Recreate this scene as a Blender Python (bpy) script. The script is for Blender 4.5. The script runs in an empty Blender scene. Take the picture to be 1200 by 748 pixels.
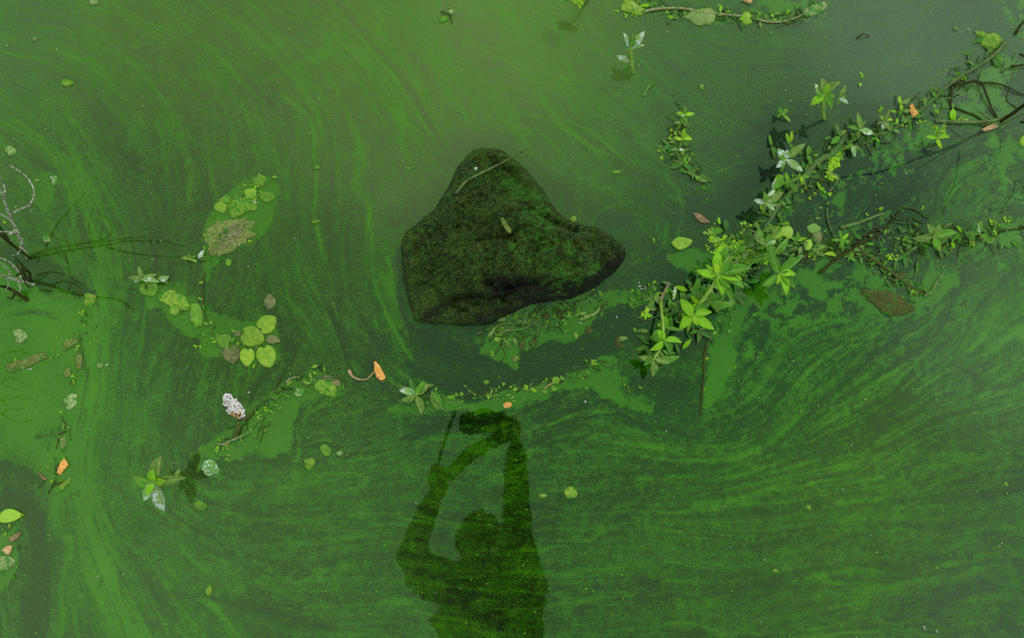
import bpy, bmesh, math, random
import numpy as np
from mathutils import Vector, Matrix, Quaternion, noise as mnoise

random.seed(7)
rng = np.random.default_rng(11)
S = bpy.context.scene
COL = S.collection
PI = math.pi

# ------------------------------------------------------------------ camera
H = 1.80                       # lens height above the water, metres
LENS = 35.0
FPX = LENS / 36.0 * 1200.0     # focal length in photograph pixels
NAD = (572.0, 492.0)           # where the photograph looks straight down
nvec = Vector((NAD[0] - 600.0, -(NAD[1] - 374.0), -FPX)).normalized()
Rq = nvec.rotation_difference(Vector((0, 0, -1)))
RM = np.array(Rq.to_matrix())
cd = bpy.data.cameras.new('camera_view'); cam = bpy.data.objects.new('camera_view', cd)
COL.objects.link(cam); cam.location = (0, 0, H)
cam.rotation_mode = 'QUATERNION'; cam.rotation_quaternion = Rq
cd.lens = LENS; cd.sensor_width = 36.0; cd.sensor_fit = 'HORIZONTAL'
cd.clip_start = 0.02; cd.clip_end = 3000.0
S.camera = cam

def W(px, py, z=0.0):
    """photograph pixel -> the point at height z seen there"""
    d = RM @ np.array([(px - 600.0) / FPX, -(py - 374.0) / FPX, -1.0])
    t = (z - H) / d[2]
    return Vector((d[0] * t, d[1] * t, z))
def WM(px, py, z):
    """the point at height z whose mirror image in the water is seen at this pixel"""
    p = W(px, py, -z); return Vector((p.x, p.y, z))
PX = H / FPX                   # metres per photograph pixel on the water

# ------------------------------------------------------------------ overcast daylight
world = bpy.data.worlds.new('World'); S.world = world; world.use_nodes = True
nt = world.node_tree; nt.nodes.clear()
SUN_EL, SUN_AZ = math.radians(48), math.radians(35)
sky = nt.nodes.new('ShaderNodeTexSky'); sky.sky_type = 'NISHITA'; sky.sun_disc = False
sky.sun_elevation = SUN_EL; sky.sun_rotation = SUN_AZ
tc = nt.nodes.new('ShaderNodeTexCoord')
nz = nt.nodes.new('ShaderNodeTexNoise'); nz.inputs['Scale'].default_value = 1.6; nz.inputs['Detail'].default_value = 3
nt.links.new(tc.outputs['Generated'], nz.inputs['Vector'])
rp = nt.nodes.new('ShaderNodeValToRGB')          # soft thick cloud cover, brighter and darker banks
rp.color_ramp.elements[0].position = 0.3; rp.color_ramp.elements[0].color = (.76, .79, .82, 1)
rp.color_ramp.elements[1].position = 0.7; rp.color_ramp.elements[1].color = (1.0, 1.0, 1.0, 1)
nt.links.new(nz.outputs['Fac'], rp.inputs['Fac'])
sc = nt.nodes.new('ShaderNodeVectorMath'); sc.operation = 'SCALE'; sc.inputs['Scale'].default_value = 13.5
nt.links.new(rp.outputs['Color'], sc.inputs[0])
mx = nt.nodes.new('ShaderNodeMix'); mx.data_type = 'RGBA'; mx.inputs['Factor'].default_value = 0.9
nt.links.new(sky.outputs['Color'], mx.inputs['A']); nt.links.new(sc.outputs['Vector'], mx.inputs['B'])
bg = nt.nodes.new('ShaderNodeBackground'); bg.inputs['Strength'].default_value = 0.1
nt.links.new(mx.outputs['Result'], bg.inputs['Color'])
wo = nt.nodes.new('ShaderNodeOutputWorld'); nt.links.new(bg.outputs['Background'], wo.inputs['Surface'])

sl = bpy.data.lights.new('sun', 'SUN'); sl.energy = 1.2; sl.angle = math.radians(14); sl.color = (1, .96, .9)
so = bpy.data.objects.new('sun', sl); COL.objects.link(so)
sdir = Vector((math.sin(SUN_AZ) * math.cos(SUN_EL), math.cos(SUN_AZ) * math.cos(SUN_EL), math.sin(SUN_EL)))
so.rotation_mode = 'QUATERNION'; so.rotation_quaternion = sdir.to_track_quat('Z', 'Y')
so.location = (0, 0, 5)

S.view_settings.view_transform = 'Standard'; S.view_settings.look = 'None'
S.view_settings.exposure = 0.0; S.view_settings.gamma = 1.0; S.view_settings.use_curve_mapping = False
S.cycles.max_bounces = 8; S.cycles.diffuse_bounces = 3; S.cycles.glossy_bounces = 3
S.cycles.transparent_max_bounces = 8; S.cycles.transmission_bounces = 4
S.cycles.use_denoising = False
S.render.film_transparent = False

# ------------------------------------------------------------------ helpers
def link(o, parent=None):
    COL.objects.link(o)
    if parent is not None: o.parent = parent
    return o
def tag(o, label=None, cat=None, group=None, kind=None):
    if label: o['label'] = label
    if cat: o['category'] = cat
    if group: o['group'] = group
    if kind: o['kind'] = kind
    return o
def empty(name, loc, label, cat, group=None):
    o = bpy.data.objects.new(name, None); o.empty_display_size = .02
    o.location = loc; link(o); return tag(o, label, cat, group)

class MB:
    """collects verts and faces for ONE mesh"""
    def __init__(s): s.v = []; s.f = []; s.m = []
    def add(s, vs, fs, mi=0):
        n = len(s.v); s.v += [tuple(v) for v in vs]
        s.f += [tuple(i + n for i in f) for f in fs]; s.m += [mi] * len(fs)
    def tube(s, pts, rad, seg=7, mi=0, rough=0.0):
        """round tube through pts, radii rad (number or list)"""
        pts = [Vector(p) for p in pts]; n = len(pts)
        if not hasattr(rad, '__len__'): rad = [rad] * n
        vs = []; up = Vector((0, 0, 1))
        for i, p in enumerate(pts):
            t = (pts[min(i + 1, n - 1)] - pts[max(i - 1, 0)])
            if t.length < 1e-9: t = Vector((1, 0, 0))
            t.normalize(); a = t.cross(up)
            if a.length < .05: a = t.cross(Vector((0, 1, 0)))
            a.normalize(); b = a.cross(t)
            for k in range(seg):
                an = 2 * PI * k / seg
                r = rad[i] * (1 + rough * (mnoise.noise(p * 120 + Vector((k * 3.1, 0, 0)))))
                vs.append(p + a * (math.cos(an) * r) + b * (math.sin(an) * r))
        fs = []
        for i in range(n - 1):
            for k in range(seg):
                k2 = (k + 1) % seg
                fs.append((i * seg + k, i * seg + k2, (i + 1) * seg + k2, (i + 1) * seg + k))
        fs.append(tuple(range(seg))[::-1]); fs.append(tuple((n - 1) * seg + k for k in range(seg)))
        s.add(vs, fs, mi)
    def build(s, name, mats, parent=None, smooth=True, origin=None):
        me = bpy.data.meshes.new(name)
        vv = s.v
        if origin is not None: vv = [(x - origin[0], y - origin[1], z - origin[2]) for x, y, z in vv]
        me.from_pydata(vv, [], s.f)
        if not isinstance(mats, (list, tuple)): mats = [mats]
        for m in mats: me.materials.append(m)
        me.polygons.foreach_set('material_index', s.m)
        if smooth: me.polygons.foreach_set('use_smooth', [True] * len(s.f))
        me.update()
        o = bpy.data.objects.new(name, me); link(o, parent)
        if origin is not None: o.location = origin
        return o

def spline(pts, n=8):
    """Catmull-Rom through tuples of any length"""
    P = [np.array(p, float) for p in pts]
    if len(P) < 3: 
        return [tuple(P[0] + (P[-1] - P[0]) * i / n) for i in range(n + 1)]
    P = [2 * P[0] - P[1]] + P + [2 * P[-1] - P[-2]]; out = []
    for i in range(1, len(P) - 2):
        for k in range(n):
            t = k / n; a, b, c, d = P[i - 1:i + 3]
            out.append(tuple(.5 * (2 * b + (c - a) * t + (2 * a - 5 * b + 4 * c - d) * t * t + (3 * b - a - 3 * c + d) * t ** 3)))
    out.append(tuple(P[-2])); return out

# ---- materials
def mat(name, col, rough=.6, spec=.5, var=.0, scale=60, col2=None, bump=0, bscale=400, trans=0.0, coat=0.0, thr=None):
    m = bpy.data.materials.new(name); m.use_nodes = True; t = m.node_tree; N = t.nodes; L = t.links
    b = N['Principled BSDF']; b.inputs['Roughness'].default_value = rough
    b.inputs['Specular IOR Level'].default_value = spec * .5
    b.inputs['Coat Weight'].default_value = coat; b.inputs['Coat Roughness'].default_value = .12
    tcn = N.new('ShaderNodeTexCoord'); g = N.new('ShaderNodeNewGeometry')
    n1 = N.new('ShaderNodeTexNoise'); n1.inputs['Scale'].default_value = scale; n1.inputs['Detail'].default_value = 5
    n1.inputs['Roughness'].default_value = .65
    L.new(g.outputs['Position'], n1.inputs['Vector'])
    c2 = col2 or tuple(c * (1 - var) for c in col)
    r = N.new('ShaderNodeValToRGB'); lo, hi = thr or (.35, .65)
    r.color_ramp.elements[0].position = lo; r.color_ramp.elements[0].color = (*c2, 1)
    r.color_ramp.elements[1].position = hi; r.color_ramp.elements[1].color = (*col, 1)
    L.new(n1.outputs['Fac'], r.inputs['Fac'])
    oi = N.new('ShaderNodeObjectInfo'); hs = N.new('ShaderNodeHueSaturation')
    mr = N.new('ShaderNodeMapRange'); mr.inputs['To Min'].default_value = .82; mr.inputs['To Max'].default_value = 1.18
    L.new(oi.outputs['Random'], mr.inputs['Value']); L.new(mr.outputs['Result'], hs.inputs['Value'])
    L.new(r.outputs['Color'], hs.inputs['Color']); L.new(hs.outputs['Color'], b.inputs['Base Color'])
    if bump:
        n2 = N.new('ShaderNodeTexNoise'); n2.inputs['Scale'].default_value = bscale; n2.inputs['Detail'].default_value = 4
        L.new(g.outputs['Position'], n2.inputs['Vector'])
        bp = N.new('ShaderNodeBump'); bp.inputs['Strength'].default_value = bump; bp.inputs['Distance'].default_value = .002
        L.new(n2.outputs['Fac'], bp.inputs['Height']); L.new(bp.outputs['Normal'], b.inputs['Normal'])
    if trans:
        tr = N.new('ShaderNodeBsdfTranslucent'); L.new(hs.outputs['Color'], tr.inputs['Color'])
        ms = N.new('ShaderNodeMixShader'); ms.inputs[0].default_value = trans
        L.new(b.outputs[0], ms.inputs[1]); L.new(tr.outputs[0], ms.inputs[2])
        L.new(ms.outputs[0], N['Material Output'].inputs['Surface'])
    return m

# ------------------------------------------------------------------ the water: how the algae lies on it
# Scum drifts in threads along the currents. The currents are laid down as guide lines, the threads
# are drawn out of noise along them, and thick scum, streaks and open pools are added on top.
DX0, DX1, DY0, DY1 = -200, 1400, -150, 900
GW, GH = DX1 - DX0, DY1 - DY0
yy, xx = np.mgrid[DY0:DY1, DX0:DX1].astype(np.float32)

def up2(a, h, w):
    """bilinear resize"""
    ys = np.linspace(0, a.shape[0] - 1, h); xs = np.linspace(0, a.shape[1] - 1, w)
    y0 = np.minimum(ys.astype(int), a.shape[0] - 2); x0 = np.minimum(xs.astype(int), a.shape[1] - 2)
    fy = (ys - y0)[:, None]; fx = (xs - x0)[None, :]
    A = a[y0][:, x0]; B = a[y0][:, x0 + 1]; C = a[y0 + 1][:, x0]; D = a[y0 + 1][:, x0 + 1]
    return ((A * (1 - fx) + B * fx) * (1 - fy) + (C * (1 - fx) + D * fx) * fy).astype(np.float32)
def vn(scale, h=GH, w=GW):
    """smooth noise -1..1, feature size in cells"""
    gh, gw = int(h / scale) + 4, int(w / scale) + 4
    g = rng.random((gh, gw)).astype(np.float32) * 2 - 1
    ys = np.linspace(0, gh - 3, h); xs = np.linspace(0, gw - 3, w)
    y0 = ys.astype(int); x0 = xs.astype(int); fy = ys - y0; fx = xs - x0
    fy = (fy * fy * (3 - 2 * fy))[:, None]; fx = (fx * fx * (3 - 2 * fx))[None, :]
    A = g[y0][:, x0]; B = g[y0][:, x0 + 1]; C = g[y0 + 1][:, x0]; D = g[y0 + 1][:, x0 + 1]
    return ((A * (1 - fx) + B * fx) * (1 - fy) + (C * (1 - fx) + D * fx) * fy).astype(np.float32)
def fbm(scale, oct=4, gain=.55, h=GH, w=GW):
    o = 0; a = 1; t = 0
    for k in range(oct):
        if scale < 1.2: break
        o = o + a * vn(scale, h, w); t += a; a *= gain; scale *= .5
    return o / t
def smooth(e0, e1, x):
    t = np.clip((x - e0) / (e1 - e0), 0, 1); return t * t * (3 - 2 * t)
def pt_field(pts, sigma, step=10):
    """gaussian-weighted blend of control values [(x,y,v...)]"""
    P = np.array(pts, np.float32); gx = np.arange(DX0, DX1 + step, step); gy = np.arange(DY0, DY1 + step, step)
    X, Y = np.meshgrid(gx, gy)
    d = (X[..., None] - P[:, 0]) ** 2 + (Y[..., None] - P[:, 1]) ** 2
    w = np.exp(-d / (2 * sigma * sigma)) + 1e-3 / (1 + d / 1e4) ** 2
    w = w / w.sum(-1, keepdims=True)
    return [up2((w * P[:, 2 + k]).sum(-1), GH, GW) for k in range(P.shape[1] - 2)]

GUIDES = [
 [(-60,20),(40,40),(130,62),(170,100),(205,170),(215,260)],
 [(60,0),(150,20),(230,60),(290,130),(310,200),(330,260)],
 [(240,0),(300,50),(350,100),(374,160),(372,230),(362,300),(380,370),(405,420)],
 [(330,-20),(390,20),(440,80),(480,140),(505,190)],
 [(400,-20),(430,30),(480,90),(520,150),(535,180)],
 [(500,-20),(540,50),(600,100),(650,150),(700,190),(735,230),(760,270)],
 [(600,-20),(660,60),(700,130),(760,200)],
 [(0,120),(70,170),(110,250),(130,330),(128,400),(110,470),(98,540),(105,610),(135,690),(170,760)],
 [(120,180),(160,250),(180,320),(170,390),(150,450),(140,520),(150,600),(200,690),(260,760)],
 [(225,330),(190,420),(180,480),(190,560),(240,640),(300,700)],
 [(435,220),(430,290),(438,350),(460,410),(480,440)],
 [(455,300),(460,360),(480,410)],
 [(400,330),(405,390),(425,430)],
 [(460,476),(540,470),(620,458),(690,430),(730,420)],
 [(490,400),(540,430),(620,430),(680,405),(740,385)],
 [(120,620),(250,600),(400,615),(560,640),(700,625),(850,615),(1000,605),(1240,600)],
 [(250,680),(400,670),(560,690),(700,690),(850,690),(1000,670),(1240,650)],
 [(300,740),(500,748),(700,750),(900,745),(1100,740),(1240,720)],
 [(640,530),(700,522),(760,530),(830,540),(900,520),(960,470),(1020,425),(1080,385),(1110,345),(1145,315),(1210,300)],
 [(700,510),(780,515),(840,512),(890,490),(940,450),(990,415),(1050,385),(1085,355)],
 [(640,560),(720,550),(800,570),(880,570),(950,550),(1030,515),(1100,490),(1220,470)],
 [(620,500),(660,480),(700,468),(740,475),(780,495)],
 [(660,590),(760,590),(880,590),(1000,565),(1100,540),(1220,520)],
 [(870,420),(880,370),(920,345),(980,335),(1040,330)],
 [(850,470),(880,420),(920,385),(970,365),(1040,372),(1085,350),(1105,322)],
 [(1110,310),(1112,345),(1090,385),(1030,430)],
 [(1150,300),(1150,350),(1120,400),(1080,450),(1000,500)],
 [(1240,330),(1190,370),(1140,420),(1080,470)],
 [(1240,400),(1180,430),(1120,470),(1050,500)],
 [(380,455),(352,475),(344,500),(350,522),(372,522),(400,530)],
 [(360,540),(420,520),(470,500),(520,500),(560,510)],
 [(300,560),(400,560),(480,560)],
 [(740,235),(700,250),(700,290),(740,310),(780,290),(775,250),(740,235)],
 [(800,210),(850,230),(900,220)],
 [(780,290),(785,340),(790,380)],
 [(1100,150),(1140,165),(1180,155),(1220,120)],
 [(1060,300),(1090,240),(1130,200),(1170,190),(1220,190)],
 [(1130,300),(1135,250),(1165,225),(1220,230)],
 [(1155,240),(1160,275),(1200,290)],
 [(1190,40),(1150,60),(1100,90)],
 [(900,60),(1000,80),(1080,60)],[(850,150),(900,180),(950,100)],
 [(0,345),(60,350),(100,380),(100,460),(80,540),(40,580)],
 [(30,560),(55,600),(55,680),(50,760)],
 [(700,60),(760,110),(840,160)],
]
STREAKS = [  # line, half width, strength (+ scum, - open water)
 ([(235,0),(300,45),(345,90),(370,130),(376,170)],9,.28), ([(230,50),(252,62),(275,90),(310,120)],5,.22),
 ([(390,-5),(425,40),(470,90),(500,140),(520,175)],4,-.25), ([(440,0),(450,50),(490,95),(530,150)],9,.25),
 ([(310,95),(400,55),(430,70),(455,110),(470,160),(480,188)],8,.22),([(380,-5),(410,30),(450,75),(480,120),(510,165),(522,182)],3,.3),
 ([(500,60),(520,100),(560,150)],8,.12),([(540,20),(575,70),(620,100)],10,-.14),
 ([(330,110),(365,145),(368,200)],3,.3), ([(300,110),(330,130),(345,165)],6,-.16),
 ([(368,170),(371,230),(368,250),(380,300),(395,375)],3,.24),([(350,110),(352,200),(358,300),(375,360)],3,.12),
 ([(430,215),(434,270),(436,320),(450,360),(470,400),(482,420)],4,.3),([(455,300),(463,350),(480,400)],3,.25),
 ([(400,330),(390,250),(400,200)],14,-.12),([(405,420),(398,380),(402,340)],12,-.15),
 ([(60,80),(100,110),(130,150),(150,190)],12,-.14),([(0,20),(60,25),(100,30)],8,-.12),([(0,150),(40,190),(70,200)],5,-.15),
 ([(75,190),(110,240),(125,310),(122,400),(108,470),(96,540)],26,.30),
 ([(95,560),(110,620),(128,690),(165,760)],22,.38),([(60,560),(95,600),(120,660)],14,.22),
 ([(140,330),(150,400),(145,460)],14,-.20),([(185,330),(178,400),(165,460)],11,-.18),
 ([(100,620),(112,660),(140,705)],2.5,-.35),([(125,640),(150,690),(175,730)],3,-.25),([(150,650),(185,700),(215,740)],5,-.3),
 ([(175,680),(210,700),(240,700)],3,-.2),([(240,590),(290,600),(340,620)],12,-.14),([(250,700),(320,720),(400,740)],8,-.14),
 ([(35,600),(48,640),(45,700),(40,760)],15,-.5),([(0,590),(20,580),(45,600)],10,-.45),([(0,545),(20,540),(45,560)],14,-.3),
 ([(5,370),(50,366),(65,372)],3.2,-.42),([(60,345),(110,345)],5,-.3),
 ([(93,395),(97,420),(102,440)],3.5,-.5),([(102,440),(96,480),(90,505)],1.2,-.4),([(42,512),(62,508),(72,500)],3.5,-.6),
 ([(95,420),(97,410)],3,-.4),([(48,412),(55,405)],5,-.3),
 ([(470,515),(520,498),(600,490)],5,-.35),([(475,500),(540,495)],5,-.25),([(445,450),(440,420),(450,400)],18,-.2),
 ([(420,440),(410,420)],5,.2),
 ([(350,458),(345,490),(345,512),(352,525)],3.5,-.4),([(352,526),(380,519),(400,526)],3,-.45),([(346,500),(350,530),(344,545)],3,.5),
 ([(350,526),(380,516),(400,527)],2,.4),([(355,470),(400,470),(440,490)],14,.1),
 ([(480,400),(560,435),(640,418),(720,400)],22,-.42),([(480,430),(540,455),(600,447),(660,430),(705,405)],10,-.42),
 ([(700,380),(730,375),(745,400)],14,-.35),([(745,470),(790,470),(800,440)],20,-.22),([(760,450),(800,470),(820,490)],12,-.22),
 ([(770,290),(775,330),(770,345)],20,-.3),([(850,230),(880,190),(900,150)],24,-.3),([(800,250),(850,250)],18,-.28),([(790,200),(830,215)],8,-.2),
 ([(620,492),(680,478),(720,468),(745,476)],2.2,-.30),([(625,505),(680,492),(720,486),(760,500)],2.5,-.28),
 ([(622,520),(680,513),(700,505)],4,-.28),([(640,500),(690,480),(730,482)],2.5,.16),([(620,512),(660,505)],2,.15),
 ([(700,534),(740,531),(780,538),(820,540),(860,538)],3,.2),([(760,545),(800,548),(850,545)],5,-.16),
 ([(790,505),(830,520),(880,505),(920,480)],2,-.22),([(800,512),(850,525),(900,510)],1.6,.16),([(830,500),(870,492),(905,470)],2.5,-.2),
 ([(780,556),(840,561),(900,553),(960,538)],4,.16),([(900,530),(960,520),(1000,500)],6,-.16),
 ([(980,470),(1030,440),(1080,405),(1110,370),(1125,330),(1150,305)],3.5,-.22),
 ([(1000,455),(1050,430),(1095,395),(1118,355),(1135,320)],3,-.22),([(1020,480),(1070,450),(1120,410),(1140,370),(1165,340),(1200,315)],3,-.2),
 ([(1060,365),(1092,350),(1104,322)],2,-.28),([(1040,386),(1080,374),(1112,342),(1115,320)],2,-.26),([(960,400),(1020,400),(1075,385),(1110,350)],2,-.2),
 ([(940,420),(1000,405),(1050,400),(1090,380)],2.5,.14),([(1060,495),(1090,470),(1120,460)],3,-.38),([(1000,530),(1015,515)],5,-.3),
 ([(1130,435),(1170,455),(1200,440)],8,-.22),([(1190,380),(1200,400)],8,.2),([(1140,355),(1160,360)],9,-.16),
 ([(870,400),(880,365),(920,350),(960,342)],5,-.16),([(880,420),(905,380),(950,360),(1000,355)],4,-.2),([(1000,330),(1035,325)],6,-.3),
 ([(905,350),(960,330),(1010,345)],5,.16),([(920,325),(980,312),(1040,330)],7,.3),([(900,400),(950,375),(1010,375)],6,.15),
 ([(600,626),(640,636),(700,638)],1.5,-.3),([(540,607),(600,618),(625,628)],1.5,-.3),([(250,625),(330,632)],2,-.12),
 ([(620,592),(660,600)],4,-.2),([(700,630),(730,624)],4,-.22),([(700,690),(760,685),(800,695)],8,-.16),([(860,715),(880,690),(960,690)],12,-.1),
 ([(1000,710),(1030,690),(1060,700)],14,.2),([(880,570),(1000,560),(1090,570)],14,.05),([(960,640),(1020,625),(1040,635)],6,-.12),([(1090,720),(1120,690),(1180,680)],10,-.2),
 ([(930,680),(1000,668),(1035,670)],5,.14),([(1160,735),(1190,720)],6,-.15),([(390,740),(440,730)],10,.14),([(320,665),(370,680)],7,-.15),([(330,730),(350,738)],5,-.2),
 ([(740,235),(700,250),(695,285),(735,310),(775,290),(780,255)],3,.16),([(720,280),(745,262),(765,280)],3,.14),([(742,320),(750,345)],4,.18),
 ([(600,130),(640,140),(690,170),(720,185)],5,.16),([(660,140),(700,160),(740,195)],3,.14),([(600,175),(660,200)],10,.12),
 ([(835,205),(870,190),(920,190)],2,.2),([(780,205),(800,240),(788,300)],4,.16),
 ([(1170,140),(1185,160),(1178,175)],4,.25),([(1110,105),(1140,100),(1180,125)],4,.22),([(1085,60),(1100,40),(1140,5)],22,-.1),
 ([(1180,10),(1195,40)],6,.35),([(880,10),(900,20)],4,.4),([(1095,250),(1100,215),(1125,185),(1160,180)],2.5,-.25),
 ([(1165,215),(1160,255),(1175,275)],2,-.35),([(1180,225),(1185,260),(1200,280)],2,-.3),([(1110,240),(1125,205),(1150,190)],8,.28),([(1190,200),(1175,215)],12,.15),
 ([(520,190),(560,160),(620,180),(680,240),(740,262)],14,-.26),([(462,260),(500,232),(530,195)],12,-.24),
 ([(466,290),(470,350),(480,385),(520,400)],5,-.25),
]
THICK = [  # outline of closed scum, raggedness, level
 ([(-20,332),(20,336),(60,338),(72,330),(92,345),(104,352),(108,400),(104,440),(96,500),(94,570),(70,585),(55,560),(30,548),(-20,530)],5,.86),
 ([(-10,330),(-10,300),(15,312),(30,325),(38,338),(-10,342)],4,.85),
 ([(38,208),(60,203),(66,212),(64,225),(60,240),(52,250),(44,240),(38,225)],3,.8),
 ([(240,302),(236,280),(246,258),(252,238),(270,222),(290,212),(318,206),(324,225),(318,250),(312,268),(300,280),(280,292),(262,300),(248,315),(241,332),(236,320)],4,.93),
 ([(158,330),(172,322),(205,332),(232,352),(262,370),(295,382),(322,372),(330,395),(325,425),(290,428),(262,420),(240,418),(228,400),(205,378),(180,360)],6,.86),
 ([(228,530),(262,508),(278,490),(300,472),(330,450),(350,440),(372,436),(392,440),(396,455),(380,466),(352,470),(345,500),(335,530),(320,538),(300,530),(275,540),(250,538)],5,.88),
 ([(562,414),(568,392),(592,372),(612,362),(650,358),(692,360),(704,366),(690,384),(672,398),(655,398),(640,396),(612,412),(602,430),(592,424),(580,418)],5,.90),
 ([(640,350),(700,342),(760,340),(790,340),(800,360),(785,352),(740,356),(700,362)],6,.72),
 ([(458,478),(480,470),(505,462),(530,466),(560,470),(600,458),(650,450),(690,428),(715,418),(726,418),(724,432),(735,455),(762,470),(755,482),(732,478),(705,462),(690,457),(660,456),(625,470),(606,481),(560,483),(520,481),(490,486),(470,482)],4,.93),
 ([(722,424),(735,440),(752,462),(768,470),(764,482),(740,480),(727,455)],4,.75),
 ([(820,488),(826,450),(832,420),(836,395),(845,370),(862,345),(880,338),(885,352),(872,372),(862,400),(860,430),(846,455),(836,475)],4,.93),
 ([(782,300),(795,294),(812,292),(842,300),(850,322),(836,330),(812,322),(790,312)],4,.85),
 ([(1085,322),(1098,305),(1110,316),(1096,335),(1082,350),(1075,342)],3,.85),
 ([(1060,150),(1100,120),(1140,90),(1170,60),(1195,75),(1175,110),(1190,145),(1120,150),(1080,180),(1040,180)],9,.62),
 ([(865,330),(880,290),(905,262),(925,225),(945,200),(985,170),(1040,150),(1075,155),(1090,190),(1075,230),(1060,262),(1085,290),(1130,300),(1110,318),(1060,318),(1010,322),(960,318),(910,325),(890,345)],8,.42),
 ([(885,345),(900,320),(960,308),(1020,318),(1080,340),(1100,325),(1140,300),(1200,285),(1200,310),(1140,330),(1100,352),(1070,378),(1010,372),(950,372),(905,400),(880,420),(868,400)],12,.62),
 ([(1110,300),(1120,272),(1180,262),(1215,262),(1215,280),(1160,292)],6,.7),
 ([(1015,340),(1000,345),(1020,370),(1060,378),(1076,366)],8,.7),
 ([(760,4),(775,-6),(770,14),(800,8),(850,14),(880,10),(905,22),(955,14),(968,8),(960,20),(920,27),(870,24),(840,30),(812,22),(790,16),(750,20),(735,16)],4,.72),
 ([(-20,625),(12,622),(20,640),(18,665),(8,685),(-20,698)],4,.85),
 ([(225,560),(238,540),(256,545),(260,560),(248,575)],5,.5),
 ([(880,8),(886,-10),(960,-10),(958,10),(905,20)],6,.55),
 ([(1150,-10),(1190,10),(1200,50),(1215,40),(1215,-10)],6,.6),
 ([(1155,150),(1215,150),(1215,250),(1180,262),(1165,215),(1150,190)],14,.55),
]
POOLS = [  # open dark water
 ([(40,302),(58,305),(78,320),(100,330),(108,345),(92,346),(72,338),(55,347),(45,338),(36,318)],5,.85),
 ([(0,285),(20,292),(36,308),(40,330),(22,318),(0,305)],4,.8),
 ([(88,352),(100,350),(104,365),(96,385),(85,378)],4,.8),([(70,380),(85,370),(95,385),(78,395),(60,392)],6,.5),
 ([(905,128),(950,118),(975,140),(968,165),(935,185),(905,215),(885,235),(870,262),(840,262),(860,215),(890,170)],8,.75),
 ([(980,100),(1020,108),(1050,130),(1010,142),(985,138)],10,.5),
 ([(880,250),(905,270),(892,300),(878,285)],6,.7),([(905,262),(940,250),(950,270),(930,290),(912,285)],6,.7),
 ([(955,190),(990,180),(1010,205),(990,225),(960,232),(945,215)],9,.7),([(1000,240),(1060,228),(1080,245),(1050,262),(1010,262)],8,.8),
 ([(1010,150),(1030,155),(1040,175),(1020,178)],6,.5),([(940,290),(985,285),(1000,300),(960,312)],8,.5),
 ([(1040,285),(1080,295),(1095,330),(1070,345),(1040,320)],8,.6),([(1120,260),(1160,262),(1150,285),(1115,292)],7,.4),
 ([(1150,70),(1200,85),(1210,130),(1180,125),(1150,95)],8,.55),
 ([(770,340),(800,330),(835,335),(840,375),(828,410),(805,425),(775,415),(762,380)],8,.85),([(800,300),(840,330),(850,350),(810,345),(785,330)],6,.7),
 ([(296,470),(306,464),(308,476),(300,484)],3,.6),([(290,505),(302,498),(306,512),(296,512)],3,.5),
 ([(860,300),(900,290),(900,320),(870,330)],7,.6),
 ([(605,345),(640,352),(600,362),(560,380),(500,392),(480,382),(550,378)],7,.7),
 ([(1025,335),(1055,345),(1070,368),(1050,370),(1015,352)],8,.4),
 ([(520,463),(548,455),(570,452),(580,462),(560,472),(540,470)],4,.85),([(725,440),(742,452),(748,468),(735,465)],4,.6),
]
# mean level and contrast of the threads, region by region: x, y, level, thread contrast, cloud contrast
LEVEL = [(0,0,.46,.10,.16),(150,60,.56,.09,.14),(280,40,.62,.08,.14),(420,60,.60,.09,.16),(560,60,.55,.06,.12),(680,120,.50,.05,.10),(780,90,.44,.03,.07),
 (60,200,.52,.10,.14),(180,160,.50,.10,.15),(300,150,.52,.08,.14),(400,220,.50,.08,.12),(470,220,.46,.05,.10),(650,220,.46,.06,.10),(740,220,.43,.06,.12),
 (900,60,.42,.03,.07),(1050,60,.32,.03,.08),(1150,20,.32,.05,.12),(850,150,.38,.03,.08),(960,110,.30,.05,.10),
 (200,260,.38,.10,.13),(330,300,.42,.09,.12),(440,300,.46,.09,.12),(700,320,.34,.06,.10),(770,310,.28,.06,.10),(1000,180,.32,.12,.30),(1000,250,.30,.12,.34),
 (1150,200,.46,.14,.24),(60,300,.55,.10,.12),(60,440,.62,.08,.12),(120,440,.68,.08,.12),(190,430,.44,.18,.20),(280,480,.42,.14,.18),(340,340,.42,.10,.14),(400,400,.42,.12,.14),(430,470,.46,.14,.16),
 (560,420,.34,.16,.16),(660,420,.32,.2,.16),(760,400,.38,.14,.16),(800,450,.42,.14,.14),(900,420,.44,.16,.16),(1000,380,.50,.18,.15),(1100,420,.50,.16,.14),(1180,350,.56,.12,.12),
 (660,500,.40,.18,.16),(760,540,.46,.15,.14),(900,500,.46,.18,.15),(1050,520,.46,.16,.15),(1180,500,.48,.15,.18),
 (100,620,.70,.10,.14),(200,600,.50,.15,.16),(300,600,.48,.14,.15),(420,600,.50,.14,.15),(560,600,.46,.15,.14),(700,620,.46,.13,.13),(850,620,.46,.13,.13),(1000,620,.45,.13,.14),(1180,620,.45,.12,.14),
 (200,720,.54,.16,.18),(340,710,.52,.14,.15),(450,720,.54,.14,.15),(570,700,.50,.13,.14),(700,720,.48,.13,.14),(850,720,.46,.13,.16),(1000,720,.54,.12,.18),(1150,720,.44,.12,.20),(10,620,.4,.1,.1)]
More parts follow.
